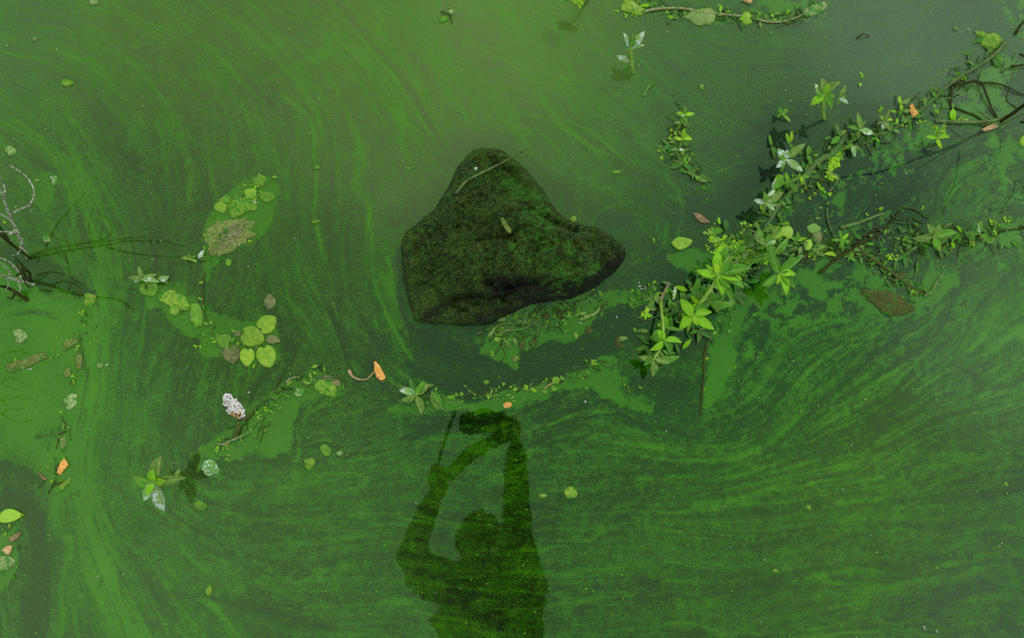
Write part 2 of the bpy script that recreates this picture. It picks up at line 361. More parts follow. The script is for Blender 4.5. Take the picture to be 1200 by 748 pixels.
# colour of the cloudy water itself (linear albedo x1000)
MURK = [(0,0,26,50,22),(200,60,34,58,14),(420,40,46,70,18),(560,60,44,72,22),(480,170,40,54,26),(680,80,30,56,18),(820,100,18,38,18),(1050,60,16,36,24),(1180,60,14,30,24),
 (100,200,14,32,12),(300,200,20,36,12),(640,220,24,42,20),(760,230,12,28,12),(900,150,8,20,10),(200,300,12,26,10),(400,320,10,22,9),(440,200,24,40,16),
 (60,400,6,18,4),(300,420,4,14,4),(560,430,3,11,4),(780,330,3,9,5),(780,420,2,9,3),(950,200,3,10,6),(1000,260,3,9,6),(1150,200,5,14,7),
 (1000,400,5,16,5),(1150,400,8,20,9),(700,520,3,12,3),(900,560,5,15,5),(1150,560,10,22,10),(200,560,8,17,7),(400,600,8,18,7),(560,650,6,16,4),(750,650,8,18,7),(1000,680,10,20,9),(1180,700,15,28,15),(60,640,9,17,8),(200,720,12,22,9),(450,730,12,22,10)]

# sky haze painted into the water colour, brighter outward, dimmer at the mirrored figure (linear albedo x1000)
SKY_HAZE = [(50, 50, 22.1, 35.2, 5.5), (300, 60, 20.0, 10.9, 7.5), (460, 126, 22.1, 26.1, 4.1), (600, 60, 37.4, 55.7, 10.0), (850, 100, 18.0, 21.0, 11.2), (1060, 50, 41.3, 45.5, 33.5), (660, 206, 16.5, 23.6, 3.2), (190, 200, 7.3, 0.0, 0.0), (350, 350, 3.7, 0.0, -3.3), (50, 480, 12.1, 31.9, 2.3), (100, 600, 16.3, 24.6, 5.6), (50, 645, 19.5, 25.3, 8.8), (390, 600, 12.6, 19.2, 3.0), (580, 560, 0.0, 1.7, -2.0), (560, 430, -0.7, -5.8, -2.0), (700, 600, 1.8, 4.9, -4.0), (850, 655, 3.7, 8.6, -2.1), (1000, 600, 10.1, 20.2, -1.5), (1170, 720, 11.6, 8.6, 8.3), (1190, 336, 24.2, 36.0, 17.9), (850, 430, -2.1, 6.8, -4.0), (900, 220, 3.0, -2.5, 3.2), (180, 740, 18.0, 41.6, 6.0), (450, 740, 12.1, 22.8, 3.9), (575, 720, 0.0, -6.0, -1.0), (575, 640, 0.0, -3.0, -1.0), (800, 330, -1.3, -9.0, -0.7), (1000, 250, -1.6, -12.0, 2.3)]

def paint_line(A, pts, hw, amp, tex=None):
    P = spline(pts, 8) if len(pts) > 2 else pts
    xs = [p[0] for p in P]; ys = [p[1] for p in P]; m = hw * 3 + 4
    i0 = max(0, int(min(ys) - m - DY0)); i1 = min(GH, int(max(ys) + m - DY0)); j0 = max(0, int(min(xs) - m - DX0)); j1 = min(GW, int(max(xs) + m - DX0))
    if i1 <= i0 or j1 <= j0: return
    X = xx[i0:i1, j0:j1] + wob1[i0:i1, j0:j1] * min(hw * .8, 6); Y = yy[i0:i1, j0:j1] + wob2[i0:i1, j0:j1] * min(hw * .8, 6)
    D = np.full(X.shape, 1e9, np.float32); T = np.zeros(X.shape, np.float32); n = len(P) - 1
    for k in range(n):
        ax, ay = P[k][:2]; bx, by = P[k + 1][:2]; vx, vy = bx - ax, by - ay; l2 = vx * vx + vy * vy + 1e-9
        t = np.clip(((X - ax) * vx + (Y - ay) * vy) / l2, 0, 1)
        d = (X - ax - t * vx) ** 2 + (Y - ay - t * vy) ** 2
        u = d < D; D = np.where(u, d, D); T = np.where(u, (k + t) / n, T)
    w = hw * (.35 + .65 * np.sin(np.clip(T, .02, .98) * PI) ** .5)
    g = np.exp(-D / (2 * w * w * .7))
    if tex is not None: g = g * (1 + .5 * tex[i0:i1, j0:j1])
    A[i0:i1, j0:j1] += amp * g
def sdf(pts, X, Y):
    """distance to the outline, positive inside"""
    D = np.full(X.shape, 1e9, np.float32); ins = np.zeros(X.shape, bool); n = len(pts)
    for k in range(n):
        ax, ay = pts[k]; bx, by = pts[(k + 1) % n]; vx, vy = bx - ax, by - ay; l2 = vx * vx + vy * vy + 1e-9
        t = np.clip(((X - ax) * vx + (Y - ay) * vy) / l2, 0, 1)
        D = np.minimum(D, (X - ax - t * vx) ** 2 + (Y - ay - t * vy) ** 2)
        if ay != by:
            c = ((ay > Y) != (by > Y)) & (X < (bx - ax) * (Y - ay) / (by - ay) + ax); ins ^= c
    return np.where(ins, 1, -1) * np.sqrt(D)

wob1 = fbm(26, 4); wob2 = fbm(26, 4); edge = fbm(14, 4, .7); netw = fbm(15, 5, .8)
# currents
gp = []
for g in GUIDES:
    P = spline(g, 6)
    for a, b in zip(P[:-1], P[1:]):
        th = 2 * math.atan2(b[1] - a[1], b[0] - a[0]); gp.append((.5 * (a[0] + b[0]), .5 * (a[1] + b[1]), math.cos(th), math.sin(th)))
c2, s2 = pt_field(gp, 26, 12)
ang = .5 * np.arctan2(s2, c2) + .30 * fbm(70, 2) + .10 * fbm(24, 2)
def threads(noise_img, ang, steps, step=1.0):
    h, w = noise_img.shape; acc = noise_img.copy(); cnt = 1.0
    vx0, vy0 = np.cos(ang), np.sin(ang); Y0, X0 = np.mgrid[0:h, 0:w].astype(np.float32)
    for sgn in (1, -1):
        X = X0.copy(); Y = Y0.copy(); px = vx0 * sgn; py = vy0 * sgn
        for k in range(steps):
            X += px * step; Y += py * step
            ix = np.clip(X, 0, w - 1).astype(np.int32); iy = np.clip(Y, 0, h - 1).astype(np.int32)
            acc += noise_img[iy, ix]
            nx = vx0[iy, ix]; ny = vy0[iy, ix]; f = np.where(nx * px + ny * py < 0, -1, 1).astype(np.float32)
            px = nx * f; py = ny * f
        cnt += steps
    acc /= cnt; acc -= acc.mean(); return acc / acc.std()
fine = threads(vn(1.6), ang, 26, 1.2)
a2 = ang[::2, ::2]; h2, w2 = a2.shape
mid = up2(threads(fbm(2.6, 2, .5, h2, w2), a2, 46, 1.3), GH, GW)
clump = fbm(6, 3, .75)
a4 = ang[::4, ::4]; h4, w4 = a4.shape
big = up2(threads(fbm(7, 3, .6, h4, w4), a4, 20, 1.3), GH, GW)
level, thc, clc = pt_field(LEVEL, 48, 12)
cloud = fbm(34, 4, .6)
thc = thc * (1.25 + .15 * smooth(450, 800, xx) + .55 * np.exp(-((xx - 1020) / 170) ** 2 - ((yy - 420) / 110) ** 2)); reg = .40 + .60 * np.exp(-((xx - 1000) / 230) ** 2 - ((yy - 430) / 130) ** 2) + .3 * np.exp(-((xx - 430) / 200) ** 2 - ((yy - 120) / 130) ** 2); reg = np.minimum(reg, 1)
blot = threads(vn(3.2) + .6 * vn(1.7), ang, 4, 1.2)
F = level + thc * ((.24 + .2 * reg) * fine + .46 * mid * (.35 + .65 * reg) + .16 * blot * (1 - reg) + 1.7 * clump) + 1.2 * clc * (.16 * big + .60 * cloud + .55 * fbm(9, 3, .7))
# marbling: thin ribbons where two long soft flow fields cross zero
b1 = up2(threads(vn(4.5, h4, w4), a4, 34, 1.3), GH, GW) + .25 * cloud; b2 = up2(threads(vn(5.5, h4, w4), a4, 34, 1.3), GH, GW) + .25 * netw
wr_ = (.35 + .65 * smooth(.25, .5, level)) * (1 - .75 * np.exp(-((xx - 960) / 230) ** 2 - ((yy - 70) / 110) ** 2))
F = F + wr_ * (.26 * np.exp(-(b1 / .20) ** 2) * (1 + .3 * fine) - .22 * np.exp(-(b2 / .18) ** 2) * (1 + .3 * fine) - .03)
for pts, hw, amp in STREAKS: paint_line(F, pts, hw * (.62 if hw < 10 else .9), amp * ((1.7 if amp > 0 else 1.4) if hw < 9 else .95), .8 * fine + .5 * mid)
R, G, B = pt_field(MURK, 60, 12); MR, MG, MB_ = pt_field(SKY_HAZE, 75, 12)
OP = np.full((GH, GW), .93, np.float32)
for pts, rag, lv in POOLS:
    s = sdf(pts, xx, yy); m = smooth(-rag * 1.3, rag * 1.3, s + edge * rag * 2.4) * lv * .8
    F = F * (1 - m) + (.10 + .06 * fine + .12 * np.maximum(0, netw)) * m; OP -= .16 * m
for pts, rag, lv in THICK:
    s = sdf(pts, xx, yy); m = smooth(-1.8, 1.2, s + edge * rag * 1.5 + netw * rag * 1.1 + .6 * fine)
    if lv < .8:
        hole = smooth(.10, -.04, netw * 1.1 + cloud * .45 + .07 * fine - (lv - .60) * 1.2)
        F = F * (1 - .45 * np.clip(m - m * hole, 0, 1)); m = m * hole
        F = F * (1 - m) + np.maximum(F, .95 + .05 * fine) * m
    else:
        F = F * (1 - m) + np.maximum(F, lv + .05 + .03 * fine + .10 * netw + .08 * clump) * m
for pts, rag, lv in POOLS[:1] + POOLS[1:2] + POOLS[-2:-1]:
    s = sdf(pts, xx, yy); m = smooth(-rag * .6, rag * .6, s + edge * rag * 1.6) * lv; F = F * (1 - m) + .05 * m
for pts, hw, amp in STREAKS[29:38]: paint_line(F, pts, hw, amp * .9, fine)
F = np.maximum(F, .10 + .05 * mid + .10 * clump + .05 * big); F = np.clip(F, 0, 1.15)

# ---- the water body: one closed sheet with sides and bottom
c0 = [W(x, y) for x, y in ((0, 0), (1200, 0), (0, 748), (1200, 748))]
x0 = min(p.x for p in c0) - .03; x1 = max(p.x for p in c0) + .03; y0 = min(p.y for p in c0) - .03; y1 = max(p.y for p in c0) + .03
def axis(a, b, st, far, gr=1.07):
    m = list(np.arange(a, b, st)); s = st; lo = []; v = m[0]
    while v > -far: s *= gr; v -= s; lo.append(v)
    s = st; hi = []; v = m[-1]
    while v < far: s *= gr; v += s; hi.append(v)
    return np.array(lo[::-1] + m + hi)
ax = axis(x0, x1, .0021, 6.0); ay = axis(y0, y1, .0021, 6.0)
ny, nx = len(ay), len(ax)
Xw, Yw = np.meshgrid(ax, ay)
D = np.stack([Xw, Yw, np.full_like(Xw, -H)], -1) @ RM      # world -> camera axes (RM^T d)
PXX = 600 + FPX * D[..., 0] / -D[..., 2]; PYY = 374 - FPX * D[..., 1] / -D[..., 2]
def sample(A):
    u = np.clip(PXX - DX0, 0, GW - 2.01); v = np.clip(PYY - DY0, 0, GH - 2.01); i = v.astype(int); j = u.astype(int); fy = v - i; fx = u - j
    return (A[i, j] * (1 - fx) + A[i, j + 1] * fx) * (1 - fy) + (A[i + 1, j] * (1 - fx) + A[i + 1, j + 1] * fx) * fy
away = smooth(0, 260, np.maximum(np.maximum(DX0 + 150 - PXX, PXX - DX1 + 150), np.maximum(DY0 + 120 - PYY, PYY - DY1 + 120)))
def outer(v, c): return v * (1 - away) + c * away
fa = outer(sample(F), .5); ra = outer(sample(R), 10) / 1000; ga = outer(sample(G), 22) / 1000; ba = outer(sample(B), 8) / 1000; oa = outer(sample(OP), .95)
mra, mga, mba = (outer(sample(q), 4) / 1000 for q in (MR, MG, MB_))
nv = nx * ny
vz = np.zeros(nv, np.float32)
V = np.stack([Xw.ravel(), Yw.ravel(), vz], -1).astype(np.float32)
idx = np.arange(nv).reshape(ny, nx)
Q = np.stack([idx[:-1, :-1], idx[:-1, 1:], idx[1:, 1:], idx[1:, :-1]], -1).reshape(-1, 4)
rim = np.concatenate([idx[0, :], idx[1:, -1], idx[-1, -2::-1], idx[-2:0:-1, 0]])
low = V[rim].copy(); low[:, 2] = -.45; nl = len(rim)
V = np.concatenate([V, low]); li = nv + np.arange(nl)
side = np.stack([rim, li, np.roll(li, -1), np.roll(rim, -1)], -1)
me = bpy.data.meshes.new('water')
loops = np.concatenate([Q.ravel(), side.ravel(), li[::-1]]).astype(np.int32)
tot = np.concatenate([np.full(len(Q) + len(side), 4), [nl]]).astype(np.int32)
st = np.concatenate([[0], np.cumsum(tot)[:-1]]).astype(np.int32)
me.vertices.add(len(V)); me.vertices.foreach_set('co', V.ravel())
me.loops.add(len(loops)); me.loops.foreach_set('vertex_index', loops)
me.polygons.add(len(tot)); me.polygons.foreach_set('loop_start', st); me.polygons.foreach_set('loop_total', tot)
me.update(calc_edges=True)
def fattr(name, arr):
    a = me.attributes.new(name, 'FLOAT', 'POINT'); d = np.full(len(V), .5, np.float32); d[:nv] = arr.ravel(); a.data.foreach_set('value', d)
fattr('scum', fa); fattr('opacity', oa)
a = me.attributes.new('murk', 'FLOAT_COLOR', 'POINT'); d = np.ones((len(V), 4), np.float32) * .02
d[:nv, 0] = ra.ravel(); d[:nv, 1] = ga.ravel(); d[:nv, 2] = ba.ravel(); a.data.foreach_set('color', d.ravel())

a = me.attributes.new('sky_haze', 'FLOAT_COLOR', 'POINT'); d = np.zeros((len(V), 4), np.float32); d[:, 3] = 1
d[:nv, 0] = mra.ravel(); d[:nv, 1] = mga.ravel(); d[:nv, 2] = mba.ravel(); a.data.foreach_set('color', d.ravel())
wm = bpy.data.materials.new('algae_water'); wm.use_nodes = True; t = wm.node_tree; N = t.nodes; L = t.links; N.clear()
def nd(kind, **kw):
    n = N.new(kind)
    for k, v in kw.items(): setattr(n, k, v)
    return n
def math_(op, a, b=None, c=None, clamp=False):
    n = nd('ShaderNodeMath', operation=op, use_clamp=clamp)
    for i, v in enumerate((a, b, c)):
        if v is None: continue
        if isinstance(v, (int, float)): n.inputs[i].default_value = v
        else: L.new(v, n.inputs[i])
    return n.outputs[0]
def noise_(scale, detail=3, rough=.6, dist=0):
    n = nd('ShaderNodeTexNoise'); n.inputs['Scale'].default_value = scale; n.inputs['Detail'].default_value = detail
    n.inputs['Roughness'].default_value = rough; n.inputs['Distortion'].default_value = dist; L.new(geo.outputs['Position'], n.inputs['Vector']); return n.outputs['Fac']
geo = nd('ShaderNodeNewGeometry')
A1 = nd('ShaderNodeAttribute', attribute_name='scum'); A2 = nd('ShaderNodeAttribute', attribute_name='murk'); A3 = nd('ShaderNodeAttribute', attribute_name='opacity')
grain = noise_(420, 3, .75)      # single colonies, about two millimetres
grain2 = noise_(110, 3, .7)
g_ = math_('ADD', math_('MULTIPLY', math_('SUBTRACT', grain, .5), 3.3), math_('MULTIPLY', math_('SUBTRACT', grain2, .5), .35))
lv = math_('ADD', A1.outputs['Fac'], 0.0)
# grain fades where scum is closed
gm = nd('ShaderNodeMapRange'); gm.inputs['From Min'].default_value = .75; gm.inputs['From Max'].default_value = 1.0; gm.inputs['To Min'].default_value = 1; gm.inputs['To Max'].default_value = .35
L.new(lv, gm.inputs['Value'])
m_ = math_('ADD', lv, math_('MULTIPLY', g_, gm.outputs['Result']), clamp=True)
cr = nd('ShaderNodeMapRange', interpolation_type='SMOOTHSTEP'); cr.inputs['From Min'].default_value = .10; cr.inputs['From Max'].default_value = .92
L.new(m_, cr.inputs['Value'])
fr = nd('ShaderNodeValToRGB'); fr.color_ramp.elements[0].position = .3; fr.color_ramp.elements[0].color = (*(.018, .094, .002), 1)
fr.color_ramp.elements[1].position = .7; fr.color_ramp.elements[1].color = (*(.032, .134, .005), 1)
L.new(noise_(9, 4, .6), fr.inputs['Fac'])
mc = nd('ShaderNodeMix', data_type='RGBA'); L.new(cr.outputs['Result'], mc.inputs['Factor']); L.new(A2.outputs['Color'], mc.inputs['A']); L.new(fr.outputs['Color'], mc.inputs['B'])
A4 = nd('ShaderNodeAttribute', attribute_name='sky_haze'); ad = nd('ShaderNodeVectorMath', operation='ADD'); L.new(mc.outputs['Result'], ad.inputs[0]); L.new(A4.outputs['Color'], ad.inputs[1])  # adds the painted sky haze to the murk and scum colour
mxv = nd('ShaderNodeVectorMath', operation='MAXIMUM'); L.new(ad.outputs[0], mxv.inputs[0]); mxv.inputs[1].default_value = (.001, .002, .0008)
df = nd('ShaderNodeBsdfDiffuse'); L.new(mxv.outputs[0], df.inputs['Color'])
tr = nd('ShaderNodeBsdfTransparent'); tr.inputs['Color'].default_value = (.80, .95, .80, 1)
op = nd('ShaderNodeMath', operation='MAXIMUM'); L.new(A3.outputs['Fac'], op.inputs[0]); L.new(cr.outputs['Result'], op.inputs[1])
body = nd('ShaderNodeMixShader'); L.new(op.outputs[0], body.inputs[0]); L.new(tr.outputs[0], body.inputs[1]); L.new(df.outputs[0], body.inputs[2])
gl = nd('ShaderNodeBsdfGlossy'); gl.inputs['Roughness'].default_value = .015; gl.inputs['Color'].default_value = (.46, 1, .42, 1)
bp = nd('ShaderNodeBump'); bp.inputs['Strength'].default_value = .5; bp.inputs['Distance'].default_value = .00009
L.new(noise_(46, 2, .5), bp.inputs['Height']); L.new(bp.outputs['Normal'], gl.inputs['Normal'])
fz = nd('ShaderNodeFresnel'); fz.inputs['IOR'].default_value = 1.54
out = nd('ShaderNodeMixShader'); L.new(fz.outputs[0], out.inputs[0]); L.new(body.outputs[0], out.inputs[1]); L.new(gl.outputs[0], out.inputs[2])
mo = nd('ShaderNodeOutputMaterial'); L.new(out.outputs[0], mo.inputs['Surface'])
va = nd('ShaderNodeVolumeAbsorption'); va.inputs['Color'].default_value = (.25, .55, .15, 1); va.inputs['Density'].default_value = 30
L.new(va.outputs[0], mo.inputs['Volume'])
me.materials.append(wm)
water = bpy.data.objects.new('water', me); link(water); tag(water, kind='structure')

# the mud below and the bank the photographer stands on
mud = mat('mud', (.05, .045, .025), .9, .2, .4, 12, bump=.5)
def slab(name, xs, ys, zf, m, seed):
    mb = MB(); n1, n2 = len(xs), len(ys); vs = []
    for j, y in enumerate(ys):
        for i, x in enumerate(xs): vs.append((x, y, zf(x, y)))
    fs = [(j * n1 + i, j * n1 + i + 1, (j + 1) * n1 + i + 1, (j + 1) * n1 + i) for j in range(n2 - 1) for i in range(n1 - 1)]
    mb.add(vs, fs); o = mb.build(name, m); tag(o, kind='structure'); return o
slab('pond_bed', np.linspace(-40, 40, 60), np.linspace(-40, 40, 60), lambda x, y: -.5 + .03 * mnoise.noise(Vector((x * .7, y * .7, 0))) + .75 * max(0, min(1, (math.hypot(x, y) - 6.2) / 1.2)) + max(0, min(1, (-.5 - y) / .3)) * 0, mud, 1)
earth = mat('trodden_earth', (.16, .12, .08), .95, .2, 0, 8, (.07, .09, .03), bump=.8, bscale=120, thr=(.42, .6))
def bankz(x, y):
    e = -.60 + .03 * mnoise.noise(Vector((x * 3, 0, 4))); t = max(0, min(1, (e - y) / .10)); t = t * t * (3 - 2 * t)
    return -.47 + .57 * t + .015 * mnoise.noise(Vector((x * 4, y * 4, 1))) * t
slab('bank', np.linspace(-6, 6, 160), list(np.linspace(-2.2, -.48, 60)), bankz, earth, 2)

# ------------------------------------------------------------------ materials of the things
M = {}
_mat = mat
OVER = {'pad_lime': .60, 'pad_green': .57, 'pad_brown': .56, 'pale_algae': .50, 'bleached_algae': .47, 'tan_leaf': .60, 'brown_leaf': .58, 'rotting_reed': .54, 'brown_debris': .54, 'leaf_dark': .5, 'straw': .5, 'green_stalk': .52}
def mat(name, *a, **k):
    m = _mat(name, *a, **k)
    if name.startswith('leaf_'):      # pale midrib, faint side veins, browned tips
        t = m.node_tree; N = t.nodes; L = t.links; b = N['Principled BSDF']; src = b.inputs['Base Color'].links[0].from_socket
        tc = N.new('ShaderNodeTexCoord'); sp = N.new('ShaderNodeSeparateXYZ'); L.new(tc.outputs['Object'], sp.inputs[0])
        def M_(op, a_, b_=None):
            n = N.new('ShaderNodeMath'); n.operation = op
            for i, v in enumerate((a_, b_)):
                if v is None: continue
                if isinstance(v, (int, float)): n.inputs[i].default_value = v
                else: L.new(v, n.inputs[i])
            return n.outputs[0]
        ay_ = M_('ABSOLUTE', sp.outputs['Y']); rib = M_('LESS_THAN', ay_, .016)
        vein = M_('GREATER_THAN', M_('SINE', M_('MULTIPLY', M_('SUBTRACT', sp.outputs['X'], M_('MULTIPLY', ay_, .8)), 62.0)), .82)
        f = M_('ADD', M_('MULTIPLY', rib, .22), M_('MULTIPLY', vein, .10))
        x = N.new('ShaderNodeMix'); x.data_type = 'RGBA'; L.new(f, x.inputs['Factor']); L.new(src, x.inputs['A']); x.inputs['B'].default_value = (.42, .58, .20, 1)
        n = N.new('ShaderNodeTexNoise'); n.inputs['Scale'].default_value = 5; L.new(tc.outputs['Object'], n.inputs['Vector']); oi = N.new('ShaderNodeObjectInfo')
        tip = N.new('ShaderNodeMapRange'); tip.inputs['From Min'].default_value = 1.28; tip.inputs['From Max'].default_value = 1.5; tip.inputs['To Max'].default_value = .75
        L.new(M_('ADD', M_('MULTIPLY', sp.outputs['X'], .55), M_('ADD', n.outputs['Fac'], M_('MULTIPLY', oi.outputs['Random'], .42))), tip.inputs['Value'])
        y = N.new('ShaderNodeMix'); y.data_type = 'RGBA'; L.new(tip.outputs['Result'], y.inputs['Factor']); L.new(x.outputs['Result'], y.inputs['A']); y.inputs['B'].default_value = (.16, .13, .04, 1)
        L.new(y.outputs['Result'], b.inputs['Base Color'])
    if name in OVER:        # films of pond algae over whatever floats
        t = m.node_tree; N = t.nodes; L = t.links; g = N.new('ShaderNodeNewGeometry'); n = N.new('ShaderNodeTexNoise')
        n.inputs['Scale'].default_value = 95; n.inputs['Detail'].default_value = 6; n.inputs['Roughness'].default_value = .7; L.new(g.outputs['Position'], n.inputs['Vector'])
        b = N['Principled BSDF']; src = b.inputs['Base Color'].links[0].from_socket
        r = N.new('ShaderNodeMapRange'); r.inputs['From Min'].default_value = OVER[name]; r.inputs['From Max'].default_value = OVER[name] + .08; r.inputs['To Max'].default_value = .85; L.new(n.outputs['Fac'], r.inputs['Value'])
        x = N.new('ShaderNodeMix'); x.data_type = 'RGBA'; L.new(r.outputs['Result'], x.inputs['Factor']); L.new(src, x.inputs['A']); x.inputs['B'].default_value = (.022, .17, .012, 1)
        L.new(x.outputs['Result'], b.inputs['Base Color'])
    return m
M['twig'] = mat('dark_bark', (.040, .048, .012), .85, .15, .6, 160, bump=.5)
M['stalk'] = mat('green_stalk', (.10, .16, .035), .55, .5, 0, 120, (.045, .06, .02), bump=.3)
M['algae_stalk'] = mat('algae_covered_stalk', (.035, .15, .02), .6, .4, 0, 90, (.07, .09, .03), bump=.5)
M['lichen'] = mat('lichen_bark', (.52, .54, .44), .9, .1, 0, 300, (.06, .065, .025), bump=.9, bscale=500, thr=(.42, .56))
M['leaf_bright'] = mat('leaf_bright', (.19, .50, .010), .5, .2, .3, 60, trans=.2, coat=.03)
M['leaf_lime'] = mat('leaf_lime', (.27, .54, .015), .5, .2, .3, 60, trans=.2, coat=.03)
M['leaf_mid'] = mat('leaf_mid', (.075, .27, .014), .5, .2, .4, 70, trans=.15, coat=.03)
M['leaf_olive'] = mat('leaf_olive', (.13, .25, .04), .5, .2, 0, 130, (.05, .13, .015), trans=.1, coat=.03)
M['leaf_sheen'] = mat('leaf_sheen', (.36, .47, .40), .3, .8, 0, 110, (.10, .25, .03), coat=.3, thr=(.50, .60))  # pale patches are sky sheen of wet leaves, painted into the colour
M['leaf_dark'] = mat('leaf_dark', (.045, .12, .02), .45, .2, .4, 80, coat=.03)
M['stem'] = mat('stem_green', (.24, .44, .05), .45, .5, .3, 50, coat=.2)
M['stem_red'] = mat('stem_brown', (.16, .16, .05), .5, .5, .4, 50)
M['pad_lime'] = mat('pad_lime', (.20, .33, .02), .5, .3, 0, 120, (.09, .24, .015), bump=.2, coat=.15)
M['pad_green'] = mat('pad_green', (.12, .27, .015), .5, .3, 0, 120, (.05, .16, .01), bump=.2, coat=.15)
M['pad_brown'] = mat('pad_brown', (.17, .20, .06), .6, .4, 0, 110, (.07, .08, .03), bump=.3)
M['pale'] = mat('pale_algae', (.20, .31, .04), .7, .2, 0, 150, (.08, .22, .015), bump=.8, bscale=260, thr=(.38, .6))
M['pale_grey'] = mat('bleached_algae', (.30, .38, .16), .7, .3, 0, 200, (.12, .22, .05), bump=.8, bscale=260)
M['thatch'] = mat('rotting_reed', (.20, .25, .07), .9, .15, 0, 300, (.05, .085, .015), bump=.7, bscale=500)
M['orange'] = mat('orange_leaf', (.80, .47, .12), .55, .4, 0, 200, (.55, .26, .06), bump=.8, trans=.15)
M['tan'] = mat('tan_leaf', (.55, .42, .20), .6, .4, 0, 200, (.36, .19, .08), bump=.4, trans=.1)
M['brown'] = mat('brown_leaf', (.30, .24, .12), .6, .4, 0, 260, (.14, .08, .04), bump=.5)
M['straw'] = mat('straw', (.27, .27, .13), .85, .2, .5, 200)
M['foam'] = mat('white_foam', (.62, .62, .58), .6, .4, .35, 260, bump=.4)
M['foam_tan'] = mat('stained_foam', (.55, .34, .14), .6, .4, .4, 200)
M['duck'] = mat('duckweed_lime', (.27, .56, .02), .6, .25, .45, 120)
M['duck2'] = mat('duckweed_green', (.18, .42, .03), .5, .4, .45, 120)
M['speck'] = mat('pale_speck', (.55, .58, .40), .6, .4, .5, 300)
M['dirt'] = mat('brown_debris', (.085, .080, .028), .9, .15, 0, 240, (.030, .055, .010), bump=.9)
M['scum_solid'] = mat('closed_scum', (.02, .17, .012), .6, .4, 0, 200, (.015, .10, .01), bump=.5)
M['skin_pad'] = mat('white_bloom', (.50, .62, .50), .35, .6, 0, 300, (.09, .26, .03), thr=(.53, .59), bump=.9)

# ------------------------------------------------------------------ the boulder
ROCK = [(569,171),(585,173),(596,178),(606,187),(618,198),(628,212),(638,222),(645,236),(655,250),(668,259),(684,265),(698,266),(712,273),(725,283),(734,293),(733,303),(724,314),(712,325),(700,334),(688,342),(670,349),(650,352),(628,354),(608,362),(590,370),(572,380),(545,382),(520,379),(500,379),(484,376),(480,362),(475,345),(470,325),(468,300),(468,285),(474,270),(482,262),(497,250),(510,240),(520,226),(528,210),(536,194),(546,181),(556,173)]
RW = [W(x, y, .02) for x, y in ROCK]
st_ = .0019; rx = np.arange(min(p.x for p in RW) - .05, max(p.x for p in RW) + .05, st_); ry = np.arange(min(p.y for p in RW) - .06, max(p.y for p in RW) + .05, st_)
RX, RY = np.meshgrid(rx, ry); hh, ww = RX.shape
rn1 = fbm(40, 5, .55, hh, ww); rn2 = fbm(14, 4, .6, hh, ww); rn3 = fbm(5, 3, .7, hh, ww); rn4 = fbm(90, 3, .5, hh, ww); rn5 = fbm(60, 4, .6, hh, ww)
d_ = sdf([(p.x, p.y) for p in RW], (RX + rn1 * .004 + rn2 * .0025).astype(np.float32), (RY + rn5 * .004 + rn3 * .0015).astype(np.float32))
HP = [(570,190,.060,.05),(600,215,.085,.05),(545,225,.075,.05),(590,260,.115,.06),(530,270,.085,.07),(485,290,.050,.06),(640,270,.120,.05),(690,290,.110,.045),(725,295,.075,.035),(700,325,.105,.034),(650,335,.110,.036),(600,330,.100,.036),(560,335,.075,.04),(500,330,.055,.05),(490,365,.028,.04),(540,365,.034,.04),(580,362,.040,.02),(620,300,.125,.05)]
hw_ = np.array([(W(a, b, c).x, W(a, b, c).y, c, e) for a, b, c, e in HP])
dd = (RX[..., None] - hw_[:, 0]) ** 2 + (RY[..., None] - hw_[:, 1]) ** 2
wg = np.exp(-dd / (2 * .055 ** 2)) + 1e-6; wg /= wg.sum(-1, keepdims=True)
top = (wg * hw_[:, 2]).sum(-1); ew = (wg * hw_[:, 3]).sum(-1)
tt = np.clip(d_ / ew, 0, 1); prof = np.sqrt(np.clip(1 - (1 - tt) ** 2.2, 0, 1))
Z = top * prof + np.where(d_ < 0, d_ * 2.2, 0)
def facet(a, b_, c, soft=.006):
    global Z
    A_, B_v, C_ = (np.array(W(*q)) for q in (a, b_, c)); n_ = np.cross(B_v - A_, C_ - A_)
    pl = A_[2] - (n_[0] * (RX - A_[0]) + n_[1] * (RY - A_[1])) / n_[2] + .006 * rn1 + .003 * rn2
    pl = np.maximum(pl, Z * (1 - .26 * smooth(.004, .045, d_)))
    h_ = np.clip(.5 + .5 * (pl - Z) / soft, 0, 1); Z = np.where(d_ > 0, pl * (1 - h_) + Z * h_ - soft * h_ * (1 - h_), Z)
facet((545,235,.080),(548,335,.078),(474,305,.022)); facet((490,335,.040),(610,338,.100),(560,374,.018)); facet((560,200,.070),(600,232,.108),(625,205,.045))
facet((640,262,.112),(700,285,.098),(665,258,.055)); facet((690,325,.105),(688,278,.092),(733,296,.038)); facet((600,240,.112),(640,310,.116),(560,290,.088)); facet((520,245,.060),(560,195,.058),(505,235,.012))
rough = .022 * rn1 - .016 * np.abs(rn2) + .0055 * rn3 - .024 * np.abs(rn5) - .010 * np.abs(rn4)
Z = Z + rough * np.clip(.35 + tt, 0, 1)
def groove(pts, hw, dep):
    global Z
    P = [W(x, y, .08) for x, y in pts]; P = spline([(p.x, p.y) for p in P], 8)
    Dm = np.full(RX.shape, 1e9)
    U = RX + rn2 * .007 + rn3 * .003; Vv = RY + rn1 * .010 + rn3 * .003
    for a_, b_ in zip(P[:-1], P[1:]):
        vx, vy = b_[0] - a_[0], b_[1] - a_[1]; l2 = vx * vx + vy * vy + 1e-12
        t_ = np.clip(((U - a_[0]) * vx + (Vv - a_[1]) * vy) / l2, 0, 1)
        Dm = np.minimum(Dm, (U - a_[0] - t_ * vx) ** 2 + (Vv - a_[1] - t_ * vy) ** 2)
    Z = Z - dep * np.exp(-Dm / (2 * hw * hw)) * (1 + .5 * rn2)
